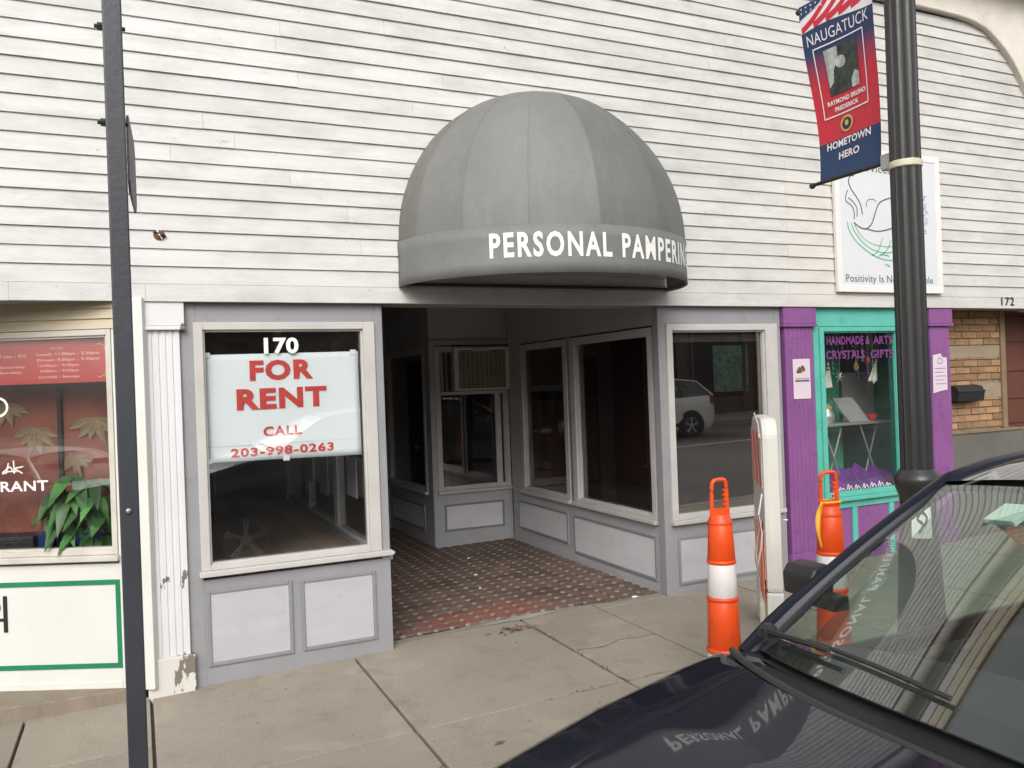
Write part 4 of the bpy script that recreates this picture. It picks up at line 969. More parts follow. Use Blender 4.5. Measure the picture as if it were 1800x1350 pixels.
# ------------------------------------------------------------------ street sign post in front
po = thing('sign_post', 'slim charcoal square steel post at the left with a sign plate edge on', 'post', (-.022, -3.0, G(0)))
MB().box(-.045, .001, -3.023, -2.977, -.15, 3.6).build('post', 'steel_post', po, bevel=.004)
MB(Matrix.Translation((.0015, -3.0, 0)) @ Matrix.Rotation(R(-3.6), 4, 'Z')).prism([(0, 2.30), (.02, 2.275), (.22, 2.262), (.25, 2.29), (.25, 2.43), (.22, 2.46), (.02, 2.475), (0, 2.46)], 0, .006, 'x').build('sign_plate', 'plate', po)
for z in (2.69, 2.445):
    MB().add([], []); b = MB(); b.tube([(-.064, -3.0, z), (.008, -3.0, z)], .0055, 8); b.tube([(-.057, -3.0, z), (-.045, -3.0, z)], .010, 6); b.build('bolt', 'cladding', po)
MB().lathe([(.0065, 0), (.0065, -.006), (.003, -.008)], (-.024, -3.0225, 1.455), 10, 'y').build('bolt_head', 'galv', po)
MB().box(-.06, .016, -3.04, -2.96, G(0) - .02, G(0) + .01).build('anchor_sleeve', 'galv', po)

# ------------------------------------------------------------------ fluted lamp post
LX, LY = 2.83, -3.0; gz = G(LX)
lp = thing('lamp_post', 'black fluted cast iron lamp post at the kerb with a tan clamp band', 'lamp post', (LX, LY, gz))
NFL = 14
MB().lathe([(.0595, 1.33), (.058, 2.6), (.056, 4.2), (.052, 5.2)], (LX, LY, 0), NFL * 8, fl=lambda a: 1 - .085 * abs(math.sin(a * NFL / 2)) ** .6 * 1.0 + .0).build('fluted_shaft', 'pole', lp, smooth=True)
MB().lathe([(.15, gz), (.155, gz + .03), (.155, gz + .12), (.125, gz + .16), (.105, gz + .3), (.09, gz + .7), (.074, gz + 1.05), (.066, 1.20), (.069, 1.24), (.082, 1.275), (.0885, 1.300), (.087, 1.315), (.072, 1.332), (.063, 1.345)], (LX, LY, 0), 40).build('base', 'pole', lp, smooth=True)
MB().lathe([(.072, 5.2), (.10, 5.25), (.08, 5.35), (.04, 5.4)], (LX, LY, 0), 24).build('neck', 'pole', lp, smooth=True)
MB().lathe([(.04, 5.4), (.17, 5.6), (.19, 5.9), (.10, 6.1), (.02, 6.15)], (LX, LY, 0), 24).build('globe', 'cream', lp, smooth=True)
MB().lathe([(.0585, 2.545), (.0625, 2.549), (.0625, 2.570), (.0585, 2.574)], (LX, LY, 0), 32).build('clamp_band', 'strap', lp, smooth=True)
MB().lathe([(.058, 3.345), (.0615, 3.35), (.0615, 3.372), (.058, 3.377)], (LX, LY, 0), 32).build('clamp_band', 'pole', lp, smooth=True)
sk_ = MB(); sk_.grid(lambda u, v: (LX + (.0765 - .0065 * v) * math.cos(R(200 + 58 * u)), LY + (.0765 - .0065 * v) * math.sin(R(200 + 58 * u)), 1.08 + .135 * v), 8, 4)
s_ = sk_.build('sticker', 'letter_white', lp, smooth=True, recalc=False)
s2 = MB(); fr_ = lambda u, v: Vector((LX + (.0778 - .0065 * v) * math.cos(R(200 + 58 * u)), LY + (.0778 - .0065 * v) * math.sin(R(200 + 58 * u)), 1.08 + .135 * v))
stroke(s2, spline([(.35, .15), (.55, .4), (.3, .55), (.5, .75), (.75, .6), (.6, .35)]), .10, fr_); s2.build('sticker_drawing', 'letter_black', s_, recalc=False)

# banner
bn = thing('street_banner', 'red and navy HOMETOWN HERO banner hanging from the lamp post', 'banner', (LX, -2.7, 2.6))
def wave(y, z): return LX + .022 * math.sin((z - 2.6) * 5.5 + .6) + .015 * math.sin((y + 2.9) * 9 + z * 4)
YA, YB = -2.885, -2.525         # pole side, outer side
def bpos(u, z, o=0):            # u: 0 at the outer edge, 1 at the pole
    y = YB + .022 * (z - 2.6) / .68 + (YA - YB - .015 * (z - 2.6) / .68) * u
    return Vector((wave(y, z) - o, y, z))
bm_ = NT('banner_print'); gg = bm_.n('ShaderNodeNewGeometry'); sx = bm_.n('ShaderNodeSeparateXYZ'); bm_.l(gg.outputs['Position'], sx.inputs[0]); zz = sx.outputs[2]
c = bm_.mix(bm_.rng(zz, 3.02, 3.17), (.58, .026, .048), (.022, .044, .12))
c = bm_.mix(bm_.rng(zz, 2.770, 2.771, 1, 0), c, (.018, .045, .12))
bm_.bsdf(c, .6, bump=bm_.noise(bm_.pos((1, 30, 3)), 3, 3), bstr=.15)
MB().grid(lambda u, v: tuple(bpos(u, 2.598 + .80 * v)), 16, 40).build('cloth', bm_.m, bn, smooth=True, recalc=False)
def bq(nm, m, u0, u1, z0, z1, o=.0022, n=8, fz=None):
    return MB().grid(lambda u, v: tuple(bpos(u0 + (u1 - u0) * u, (z0 + (fz(u) if fz else 0)) + (z1 - z0 - (fz(u) if fz else 0)) * v, o)), n, 4).build(nm, MT[m], bn, smooth=True, recalc=False)
arcz = lambda u: .012 * math.sin(u * math.pi * 1.4) - .004
bq('white_swoosh', 'flag_white', 0, 1, 3.275, 3.398, .0015, 16, arcz)
fg = MB(); ff = lambda u, v: bpos(u, v, .003)
for k in range(5): stroke(fg, spline([(.02 + .17 * k, 3.285 + .004 * k), (.2 + .17 * k, 3.32), (.42 + .17 * k, 3.39)]), .028, lambda u, v: bpos(max(0, min(1, u)), v, .003))
fg.build('flag_stripes', 'flag_red', bn, recalc=False)
fc = MB(); fc.add([tuple(bpos(u, z, .004)) for u, z in ((-.0, 3.335), (.22, 3.36), (.40, 3.398), (0, 3.398))], [(0, 1, 2, 3)]); fc.build('flag_canton', 'flag_navy', bn, recalc=False)
fst = MB()
for k in range(9):
    u0, z0 = .04 + .07 * (k % 5), 3.362 + .02 * (k // 5)
    fst.add([tuple(bpos(u0 + a, z0 + b, .005)) for a, b in ((0, -.005), (.012, 0), (0, .005), (-.012, 0))], [(0, 1, 2, 3)])
fst.build('flag_stars', 'flag_white', bn, recalc=False)
def btext(t, u0, u1, z0, z1, b, m='flag_white'):
    put_text('lettering', t, (0, 0, 0), U, V, 1, 1, m, bn, bold=b, fn=lambda x, y: tuple(bpos(u0 + (u1 - u0) * x, z0 + (z1 - z0) * y, .0035)))
btext('NAUGATUCK', .07, .93, 3.207, 3.256, .0)
btext('HOMETOWN', .13, .86, 2.733, 2.766, .03); btext('HERO', .33, .68, 2.676, 2.709, .03)
btext('RAYMOND BRUNO', .20, .80, 2.925, 2.946, .035); btext('FREDERICK', .30, .68, 2.892, 2.912, .035)
bx_ = MB(); fq = lambda u, v: bpos(u, v, .0032)
for pts in ([(.13, 3.187), (.13, 2.876)], [(.83, 3.187), (.83, 2.876)], [(.13, 3.187), (.83, 3.187)], [(.13, 2.876), (.83, 2.876)]):
    n_ = 10; P = [(pts[0][0] + (pts[1][0] - pts[0][0]) * k / n_, pts[0][1] + (pts[1][1] - pts[0][1]) * k / n_) for k in range(n_ + 1)]
    stroke(bx_, P, .006 if pts[0][1] == pts[1][1] else .014, fq)
bx_.build('print_border', 'flag_white', bn, recalc=False)
bq('portrait_photo', 'photo_dark', .26, .72, 2.965, 3.165, .0028)
ph = MB()      # a loose light and dark figure, as an old photograph reads from the street
ph.add([tuple(bpos(u, z, .0036)) for u, z in ((.26, 3.165), (.45, 3.165), (.44, 3.11), (.36, 3.07), (.34, 3.02), (.27, 3.0))], [tuple(range(6))])
ph.add([tuple(bpos(u, z, .0036)) for u, z in ((.60, 2.965), (.72, 2.965), (.72, 3.02), (.66, 3.035), (.60, 3.0))], [tuple(range(5))])
ph.add([tuple(bpos(.47 + .075 * math.cos(t * .524), 3.095 + .026 * math.sin(t * .524), .0036)) for t in range(12)], [tuple(range(12))])
ph.build('photo_highlights', 'photo_light', bn, recalc=False)
se = MB(); se.add([tuple(bpos(.47 + .105 * math.cos(t * .349), 2.826 + .036 * math.sin(t * .349), .0036)) for t in range(18)], [tuple(range(18))]); se.build('seal', 'gold', bn, recalc=False)
se = MB(); se.add([tuple(bpos(.47 + .078 * math.cos(t * .349), 2.826 + .027 * math.sin(t * .349), .0044)) for t in range(18)], [tuple(range(18))]); se.build('seal_centre', 'photo_dark', bn, recalc=False)
se = MB(); se.add([tuple(bpos(.47 + .03 * math.cos(t * .7), 2.828 + .013 * math.sin(t * .7), .005)) for t in range(9)], [tuple(range(9))]); se.build('seal_figure', 'gold', bn, recalc=False)
for z, e in ((2.592, -2.50), (3.40, -2.455)):
    MB().tube([(LX, -2.945, z), (LX, e, z + .002)], .0085, 8).build('arm', 'black', bn)
    MB().lathe([(.0, -.014), (.012, -.008), (.014, 0), (.012, .008), (0, .014)], (LX, e - .004, z), 12, 'y').build('finial', 'cladding', bn, smooth=True)
    MB().box(LX - .03, LX + .03, -2.95, -2.905, z - .035, z + .03).build('arm_bracket', 'galv', bn, bevel=.005)

# ------------------------------------------------------------------ delineators and barricade
def delineator(x, y, lab, rot):
    z0 = G(x); t = thing('channelizer_post', lab, 'traffic post', (x, y, z0), rot, 'orange and white channelizer posts on the sidewalk')
    L_ = lambda mb, n, m, sm=True: mb.build(n, m, t, smooth=sm, local=True)
    prof = lambda a, b: [(.094 - .042 * (h / .95), h) for h in (a, b)]
    L_(MB().prism([(.2 * math.cos(R(22.5 + 45 * k)), .2 * math.sin(R(22.5 + 45 * k))) for k in range(8)], 0, .055, 'z'), 'rubber_base', 'rubber', False)
    def band(h0, h1, m, r0, r1):
        L_(MB().lathe([(r0 - .004, h0), (r0, h0 + .006), (r1, h1 - .006), (r1 - .004, h1)], n=32), 'reflective_band' if m != 'orange' else 'body_section', m)
    band(.05, .24, 'reflect_white', .093, .089)
    L_(MB().lathe([(.0905, .236), (.0945, .242), (.0945, .256), (.0905, .262)], n=32), 'collar', 'orange')
    band(.260, .515, 'orange', .0885, .080)
    L_(MB().lathe([(.081, .515), (.085, .52), (.085, .53), (.081, .536)], n=32), 'collar', 'orange')
    band(.535, .715, 'reflect_white', .0795, .0735)
    L_(MB().lathe([(.0745, .712), (.078, .717), (.078, .727), (.0745, .732)], n=32), 'collar', 'orange')
    band(.730, .925, 'orange', .0735, .064)
    L_(MB().lathe([(.065, .922), (.067, .930), (.060, .945), (.052, .965), (.045, .975)], n=32), 'shoulder', 'orange')
    hd = [(-.047, .955), (-.044, 1.03), (-.042, 1.11), (-.035, 1.148), (-.012, 1.158), (.022, 1.158), (.038, 1.148), (.042, 1.11), (.044, 1.03), (.047, .955)]
    L_(MB().tube([(a, 0, b) for a, b in spline(hd, 3)], .0115, 8, 1.0), 'handle', 'orange')
    L_(MB().box(-.044, .044, -.012, .012, .95, 1.005), 'handle_web', 'orange', False)
    for k in range(4): L_(MB().box(.020, .036, -.012, .012, 1.02 + k * .025, 1.032 + k * .025), 'grip_rib', 'orange', False)
    return t
d1 = delineator(2.838, -1.75, 'orange and white channelizer post in front of the grey bay window', R(-12))
d2 = delineator(3.42, -1.95, 'orange channelizer post with a yellow ribbon in front of the purple pilaster', R(-25))
rbn = MB(); vs = []
for k in range(15):
    t = k / 14; x = -.05 - .03 * math.sin(t * 3.2) - .012 * t; z = 1.0 - .25 * t; wd = .016 * (1 - .5 * t)
    vs += [(x - wd, -.055 + .012 * math.sin(t * 7), z), (x + wd, -.05 + .012 * math.sin(t * 7 + 1), z + .004)]
rbn.add(vs, [(2 * k, 2 * k + 1, 2 * k + 3, 2 * k + 2) for k in range(14)])
rbn.build('ribbon', 'yellow_tape', d2, local=True, smooth=True, recalc=False, thick=.001)
MB().tube([(-.05, -.03, .995), (0, -.055, 1.0), (.05, -.03, .998), (.045, .035, 1.0), (-.045, .035, 1.0), (-.05, -.03, .995)], .006, 6).build('ribbon', 'yellow_tape', d2, local=True)

bar = thing('plastic_barricade', 'white plastic traffic barricade seen edge on with peeling orange sheeting', 'barricade', (3.60, -1.28, G(3.62)), R(55))
BL = lambda mb, n, m, **k: mb.build(n, m, bar, local=True, **k)
W_, H_ = .62, 1.425
def rounded(w_, h_, r_, zb=0):
    o = [(0, zb)]; 
    for k in range(9): a = math.pi - k * math.pi / 16; o.append((r_ + r_ * math.cos(a), h_ - r_ + r_ * math.sin(a)))
    for k in range(9): a = math.pi / 2 - k * math.pi / 16; o.append((w_ - r_ + r_ * math.cos(a), h_ - r_ + r_ * math.sin(a)))
    o.append((w_, zb)); return o
BL(MB().prism(rounded(W_, H_, .13, .32), -.07, .035, 'y'), 'board_panel', 'barricade', bevel=.03)
BL(MB().box(.0, .15, -.07, .035, .0, .322), 'leg', 'barricade', bevel=.012); BL(MB().box(W_ - .15, W_, -.07, .035, .0, .322), 'leg', 'barricade', bevel=.012)
for (z0, z1, nm) in ((.98, 1.33, 'upper'), (.40, .72, 'lower')):
    BL(MB().box(.03, W_ - .03, .0355, .038, z0, z1), 'reflective_sheet', 'reflect_white')
    for k in range(3):
        a0 = .03 + k * .19; so_ = MB(); so_.prism([(a0, z0 + .002), (a0 + .10, z0 + .002), (min(W_ - .03, a0 + .26), z1 - .002), (a0 + .15, z1 - .002)], .0385, .040, 'y'); BL(so_, 'orange_stripe', 'sheet_orange')
BL(MB().prism([(.0, .26), (.20, .30), (.30, .60), (.12, .78), (.02, .70)], .0465, .052, 'y'), 'peeling_sheet', 'sheet_orange')
cr = MB(); vs = []
for k in range(14):
    t = k / 13; vs += [(.0 + .09 * t, .055 + .03 * math.sin(t * 3.1), .42 + .36 * (1 - t) - .04 * math.sin(t * 3)), (.03 + .09 * t, .050 + .045 * math.sin(t * 3.1), .40 + .36 * (1 - t) - .04 * math.sin(t * 3))]
cr.add(vs, [(2 * k, 2 * k + 1, 2 * k + 3, 2 * k + 2) for k in range(13)]); BL(cr, 'curled_strip', 'peel', smooth=True, recalc=False, thick=.0015)
BL(MB().tube([(-.004, .045, .95), (-.012, .07, .82), (.0, .05, .70), (.02, .06, .60), (.05, .075, .50), (.08, .06, .47)], .006, 6), 'loose_cord', 'reflect_white', smooth=True)
BL(MB().tube([(-.02, .075, 1.46), (.01, .05, 1.38), (.01, .046, 1.30)], .005, 6), 'loose_cord', 'reflect_white', smooth=True)
BL(MB().tube([(-.01, .07, .26), (.03, .055, .14), (.05, .05, .02)], .008, 6), 'loose_cord', 'peel', smooth=True)
ho = MB()
for k in range(26): ho.lathe([(.0035, 0), (.0035, -.001)], (.055 + .002 * (k % 2), .0472, .99 + k * .0125), 6, 'y')
BL(ho, 'rivet_row', 'rust')
BL(MB().tube([(.02, -.083, .78), (.02, -.108, .78)], .007, 8), 'hinge_pin', 'galv')

# ------------------------------------------------------------------ litter
def on_walk(x, y): return (x, y, G(x) + .004)
lf = thing('leaf_litter', 'small brown tuft of dead leaves at the end of a sidewalk joint', 'leaf litter', on_walk(2.33, -.07))
lb_ = MB()
for k in range(30):
    an = random.uniform(0, 6.28); r_ = abs(random.gauss(0, .06))
    leaf_blade(lb_, (2.36 + r_ * math.cos(an) * 1.3, -.07 + r_ * math.sin(an) * .7, G(2.33) + random.uniform(.003, .02)), (math.cos(an), math.sin(an), random.uniform(-.1, .4)), (0, 0, 1), random.uniform(.025, .06), .018, .1)
tag(lb_.build('dead_leaves', 'dead_leaf', lf, recalc=False), kind='stuff')
gr = MB()
for k in range(170):
    y = -.10 - random.random() ** 1.3 * 1.3; x = 2.506 + random.gauss(0, .012)
    leaf_blade(gr, (x, y, G(x) - .004), (random.uniform(-.5, .5), random.uniform(-1, 1), .25), (0, 0, 1), random.uniform(.015, .035), .006, .2)
for k in range(80):
    x = 2.0 + random.random() * 1.1; y = -1.28 + random.uniform(-.012, .012)
    leaf_blade(gr, (x, y, G(x) - .004), (random.uniform(-1, 1), random.uniform(-.5, .5), .25), (0, 0, 1), random.uniform(.015, .035), .006, .2)
tag(gr.build('joint_litter', 'dead_leaf', None, recalc=False), 'dry leaf crumbs and grass caught in the sidewalk joints', 'litter', kind='stuff')
ck = MB()
for P in ([(2.52, -.66), (2.7, -.70), (2.86, -.655), (3.10, -.69)], [(.9, -2.0), (1.0, -1.86), (1.12, -1.82), (1.24, -1.70)]):
    Q = spline(P, 7); Q = [(a_ + random.uniform(-.008, .008), b_ + random.uniform(-.008, .008)) for a_, b_ in Q]
    stroke(ck, Q, .006, lambda u, v: Vector((u, v, G(u) + .0035)), True)
ck.build('hairline_cracks', 'joint', walk, recalc=False)['kind'] = 'stuff'
for (x, y, s, lab) in ((3.50, .16, .03, 'small crumpled white paper scrap by the right bulkhead'), (2.75, 1.62, .018, 'tiny white scrap on the tiles halfway into the entry'), (2.6, 1.15, .014, 'tiny white scrap on the tiles near the middle'), (2.95, 2.3, .016, 'tiny white scrap on the tiles near the back wall')):
    mb = MB(); mb.add([(x - s, y - s * .6, G(x) + .003), (x + s, y - s * .4, G(x) + .006), (x + s * .8, y + s * .6, G(x) + .004), (x - s * .7, y + s * .5, G(x) + .009), (x, y, G(x) + .013)], [(0, 1, 4), (1, 2, 4), (2, 3, 4), (3, 0, 4)])
    tag(mb.build('paper_scrap', 'letter_white', None), lab, 'litter')
mb = MB(); leaf_blade(mb, (1.52, -1.65, G(1.5) + .004), (1, .3, .05), (0, 0, 1), .07, .03, .05); leaf_blade(mb, (1.56, -1.66, G(1.5) + .004), (-.3, 1, .05), (0, 0, 1), .04, .02, .05)
tag(mb.build('fallen_leaf', 'dead_leaf', None, recalc=False), 'single dry brown leaf on the sidewalk slab near the car bonnet', 'leaf')

# ------------------------------------------------------------------ cars
def tab(T, x):
    if x <= T[0][0]: return T[0][1:]
    for a, b in zip(T, T[1:]):
        if x <= b[0]:
            t = (x - a[0]) / (b[0] - a[0]); return tuple(p + (q - p) * t for p, q in zip(a[1:], b[1:]))
    return T[-1][1:]
def car(name, label, x0, yc, zg, paint, P, group=None, detail=False, clad=False):
    t = thing(name, label, 'car', (x0, yc, zg), 0, group)
    B = lambda mb, n, m, par=None, **k: mb.build(n, m, par or t, local=True, **k)
    T, L = P['T'], P['T'][-1][0]; xb0, xbk, HC = P['base_c'][0], P['base_k'], P['base_c'][1]
    wb, wh = P['wb'], P['wh']; hx, hz, hk = P['head']
    side = lambda x: (lambda w_, zb, zs, ze, zc: [(w_ * .90, zb), (w_ * .985, zb + .10), (w_, zb + .33), (w_ * 1.0, (zb + zs) / 2 + .12), (w_ * .995, zs - .16), (w_ * .972, zs - .05), (w_ * .935, zs)])(*tab(T, x))
    # body sides, both in one shell joined by the nose and the tail
    xs = sorted({round(a[0], 3) for a in T} | {round(L * k / 30, 3) for k in range(31)})
    mb = MB(); n = 7
    for s in (-1, 1):
        o = len(mb.v); mb.v += [(x, s * y, z) for x in xs for y, z in side(x)]
        mb.f += [(o + i * n + j, o + (i + 1) * n + j, o + (i + 1) * n + j + 1, o + i * n + j + 1) for i in range(len(xs) - 1) for j in range(n - 1)]
    h = len(xs) * n
    for i in (0, len(xs) - 1):
        for j in range(n - 1):
            mb.f.append((i * n + j, i * n + j + 1, h + i * n + j + 1, h + i * n + j))
    body = B(mb, 'body', paint, smooth=True)
    # upper front: bonnet from nose to cowl
    xr = lambda y: P['hr_c'] + P['hr_k'] * min(1, abs(y) / .8) ** 2.3
    def hood(u, v):
        x1 = xr((2 * v - 1) * .8); x = .0 + (x1 - 0) * (u ** .8); w_, zb, zs, ze, zc = tab(T, x); q = 2 * v - 1; y = q * w_ * .925; aq = abs(q)
        z = zc + (ze - zc) * (aq / .92) ** 2 if aq < .92 else ze + (zs + .004 - ze) * ((aq - .92) / .08) ** 1.5
        cr_ = P.get('crease', .003); z += cr_ * math.exp(-((aq - .70) / .10) ** 2) * min(1, u * 2) - cr_ * .7 * math.exp(-((aq - .45) / .16) ** 2) * min(1, u * 2)
        return (x, y, z)
    hd = B(MB().grid(hood, 36, 60), 'bonnet', paint, smooth=True)
    for s in (-1, 1):      # fender tops under the bonnet's rear corners
        def fend(u, v, s=s):
            x = .90 + .60 * u; w_, zb, zs, ze, zc = tab(T, x); aq = .66 + .345 * v
            z = zc + (ze - zc) * (aq / .92) ** 2 if aq < .92 else ze + (zs + .004 - ze) * (min(1, (aq - .92) / .08)) ** 1.5
            return (x, s * aq * w_ * .927, z - .006 - (.03 * (1 - v) + .05 * max(0, u - .72)))
        B(MB().grid(fend, 10, 16), 'fender', paint, smooth=True)
    base = lambda v: (xb0 + xbk * abs(v) ** 2.2, v * wb, HC - P['bz'] * v * v)
    header = lambda v: (hx + hk * v * v, v * wh, hz - .035 * v * v)
    # black cowl panel, from bonnet edge to glass
    def cowl(u, v):
        q = 2 * v - 1; bx_, by, bz = base(q * 1.05); y = by; ax = xr(y) + .012; _, _, zs, ze, zc = tab(T, ax); az = zc + (ze - zc) * min(1.1, abs(q)) ** 2 - .012
        return (ax + (bx_ + .02 - ax) * u, y * 1.0, az + (bz - .012 - az) * u - .012 * math.sin(u * math.pi))
    B(MB().grid(cowl, 5, 30), 'cowl_panel', 'black', smooth=True)
    B(MB().tube([(xr(q * .8) + .006, q * .80, (lambda r: r[4] + (r[3] - r[4]) * abs(q) ** 2 - .004)(tab(T, xr(q * .8)))) for q in [.93 * (k / 12 - 1) for k in range(25)]], .009, 6), 'cowl_seal', 'cladding', smooth=True)
    def ws(u, v):
        q = 2 * v - 1; a_, b_ = Vector(base(q)), Vector(header(q)); p = a_ + (b_ - a_) * u; nn = Vector((-(b_ - a_).z, 0, (b_ - a_).x)).normalized()
        return tuple(p + nn * P.get('bulge', .022) * math.sin(math.pi * u) * (1 - .35 * q * q))
    wsg = B(MB().grid(ws, 24, 40), 'windscreen', 'windscreen', smooth=True, recalc=False)
    fr = MB()      # black ceramic edge of the glass
    def inner(u, v): return tuple(Vector(ws(u, v)) - Vector((-.4, 0, 1)) * .004)
    for (u0, u1, v0, v1) in ((0, .075, 0, 1), (.965, 1, 0, 1), (.075, .965, 0, .022), (.075, .965, .978, 1)):
        fr.grid(lambda a_, b_: inner(u0 + (u1 - u0) * a_, v0 + (v1 - v0) * b_), 4, 24)
    B(fr, 'glass_edge', 'black', wsg, recalc=False)
    # roof
    RT = P['roof']; xe = RT[-1][0]
    def roof(u, v):
        q = 2 * v - 1; xh = header(q)[0] + .012; x = xh + (xe - xh) * u; zc, wr = tab(RT, x); z = zc - .055 * abs(q) ** 2.2
        return (x, q * wr, z)
    B(MB().grid(roof, 24, 24), 'roof', paint, smooth=True)
    B(MB().grid(lambda u, v: tuple(Vector(roof(u, v)) - Vector((0, 0, .03))), 8, 8), 'headliner', 'liner', smooth=True)
    # side rails, pillars, glass
    rail = lambda s, x: (x, s * (tab(RT, x)[1] + .012), tab(RT, x)[0] - .062)
    xd, zd = P['tail_base']
    for s in (-1, 1):
        a_ = Vector(base(s * 1.03)) + Vector((-.03, 0, -.02)); c_ = Vector(header(s)); path = [tuple(a_)]
        for k in range(1, 9):
            u = k / 9; p = Vector(ws(u, .5 + .5 * s)); path.append((p.x + .008, p.y + s * (.026 - .006 * u), p.z - .006))
        for k in range(13): path.append(rail(s, hx + hk + .05 + (xe - hx - hk - .05) * k / 12))
        path.append((xd, s * (P['wb'] + .045), zd - .02))
        B(MB().tube(path, [.034] * 3 + [.028] * (len(path) - 4) + [.05], 8, .75), 'pillar', MT['navy_trim'] if detail else paint, smooth=True)
        xg0 = P['glass0']
        def sg(u, v):
            xbot = xg0 + (xd - .12 - xg0) * u; xtop = hx + .22 + (xe - .03 - hx - .22) * u
            zb_ = tab(T, xbot)[2]; wv = tab(T, xbot)[0] * .925; r_ = rail(s, xtop)
            return (xbot + (xtop - xbot) * v, s * (wv + (abs(r_[1]) - wv) * (v ** .9)), zb_ + (r_[2] - .01 - zb_) * v)
        B(MB().grid(sg, 16, 6), 'side_window', 'carglass', smooth=True, recalc=False)
        for u in P['pillars']:
            B(MB().tube([tuple(Vector(sg(u, k / 5)) + Vector((0, s * .004, 0))) for k in range(6)], .032, 6, .5), 'window_pillar', 'cladding', smooth=True)
        B(MB().tube([tuple(Vector(sg(k / 16, 0)) + Vector((0, s * .006, .0))) for k in range(17)], .014, 6), 'belt_trim', 'black', smooth=True)
        # door mirror
        mx_ = P['glass0'] + .22; zm = tab(T, mx_)[2] + .055; wm = tab(T, mx_)[0]
        m_ = B(MB().prism([(-.075, -.07), (.04, -.085), (.07, -.05), (.075, .06), (.05, .085), (-.05, .075), (-.08, .03)], -.115, .115, 'y'), 'door_mirror', paint if not detail else 'black', bevel=.035, smooth=True)
        m_.location = (mx_ + .03, s * (wm + .075), zm + .115); m_.scale = (.58, .52, .60)
        B(MB().box(mx_ - .03, mx_ + .03, min(s * (wm - .08), s * (wm + .01)), max(s * (wm - .08), s * (wm + .01)), zm + .06, zm + .10), 'mirror_arm', 'black', bevel=.008)
        # wheels
        for xw in P['wheels']:
            Rw = P['R']; ww = tab(T, xw)[0]
            B(MB().lathe([(Rw + .055, 0), (Rw + .055, .02), (Rw + .02, .028)], (xw, s * (ww + .004) - (0 if s < 0 else 0) - (.0 if s > 0 else .0), Rw - .01), 28, 'y') if False else MB().prism([(xw + (Rw + .06) * math.cos(k * math.pi / 24), max(.16, Rw + (Rw + .06) * math.sin(k * math.pi / 24))) for k in range(-5, 30)], s * (ww - .10), s * (ww + .006), 'y'), 'wheel_arch', 'cladding')
            tyre = MB().lathe([(Rw * .62, -.10), (Rw * .93, -.105), (Rw, -.08), (Rw, .08), (Rw * .93, .105), (Rw * .62, .10)], (0, 0, 0), 32, 'y', cap=False)
            wh_ = B(tyre, 'wheel', 'rubber', smooth=True); wh_.location = (xw, s * (ww - .082), Rw)
            rim = MB(); rim.lathe([(Rw * .64, .07), (Rw * .64, .095), (Rw * .60, .098), (Rw * .58, .05)], (0, 0, 0), 32, 'y', cap=False) if s > 0 else rim.lathe([(Rw * .64, -.07), (Rw * .64, -.095), (Rw * .60, -.098), (Rw * .58, -.05)], (0, 0, 0), 32, 'y', cap=False)
            for k in range(5):
                an = k * 2 * math.pi / 5 + .3
                for d in (-.10, .10): rim.tube([(Rw * .12 * math.cos(an), s * .085, Rw * .12 * math.sin(an)), (Rw * .62 * math.cos(an + d), s * .088, Rw * .62 * math.sin(an + d))], .018, 5)
            rim.lathe([(Rw * .16, .07), (Rw * .16, .095), (.0, .10)] if s > 0 else [(Rw * .16, -.07), (Rw * .16, -.095), (.0, -.10)], (0, 0, 0), 16, 'y')
            B(rim, 'rim', 'alloy', wh_, smooth=False)
            B(MB().lathe([(Rw * .6, 0), (Rw * .6, .01)], (0, s * .03, 0), 24, 'y'), 'brake_disc', 'cladding', wh_)
        # lamps and sills
        w0 = tab(T, .14)[0]; z0 = tab(T, .14)[2]
        B(MB().grid(lambda u, v: (.035 + .30 * u, s * (tab(T, .035 + .30 * u)[0] * .99 + .004), tab(T, .035 + .30 * u)[2] - .17 + .13 * v * (1 - .2 * u)), 10, 4), 'headlight', 'lens_clear', smooth=True, recalc=False)
        B(MB().grid(lambda u, v: (L - .02 - .24 * u, s * (tab(T, L - .02 - .24 * u)[0] * .99 + .006), zd - .30 + .30 * v), 8, 4), 'tail_light', 'lens_red', smooth=True, recalc=False)
        if clad:
            B(MB().grid(lambda u, v: (.5 + (L - 1.0) * u, s * (tab(T, .5 + (L - 1.0) * u)[0] + .006 - .08 * (1 - v) ** 2), .22 + .22 * v), 20, 4), 'sill_cladding', 'cladding', smooth=True, recalc=False)
        for xh in P['handles']: B(MB().box(xh, xh + .17, min(s * (tab(T, xh)[0] * .99), s * (tab(T, xh)[0] + .03)), max(s * (tab(T, xh)[0] * .99), s * (tab(T, xh)[0] + .03)), tab(T, xh)[2] - .13, tab(T, xh)[2] - .10), 'door_handle', paint, bevel=.008)
        for xs_ in P['door_lines']: B(MB().tube([(xs_, s * (y + .001), z) for y, z in side(xs_)[1:]], .004, 4), 'door_seam', 'black')
    # rear glass, tail panel
    def rg(u, v):
        q = 2 * v - 1; a_ = Vector((xe + .01, q * (tab(RT, xe)[1]), tab(RT, xe)[0] - .055 * q * q)); b_ = Vector((xd + .02, q * (wb + .03), zd)); return tuple(a_ + (b_ - a_) * u)
    B(MB().grid(rg, 6, 12), 'rear_window', 'carglass', smooth=True, recalc=False)
    if xd + .05 < L:
        def deck(u, v):
            q = 2 * v - 1; x = xd + (L - xd) * u; w_, zb, zs, ze, zc = tab(T, x); return (x, q * w_ * .935, zs + .02 * (1 - q * q) + .004)
        B(MB().grid(deck, 10, 16), 'tailgate' if P['suv'] else 'boot_lid', paint, smooth=True)
    B(MB().box(-.012, .03, -.38, .38, .42, .58), 'grille', 'black', bevel=.01)
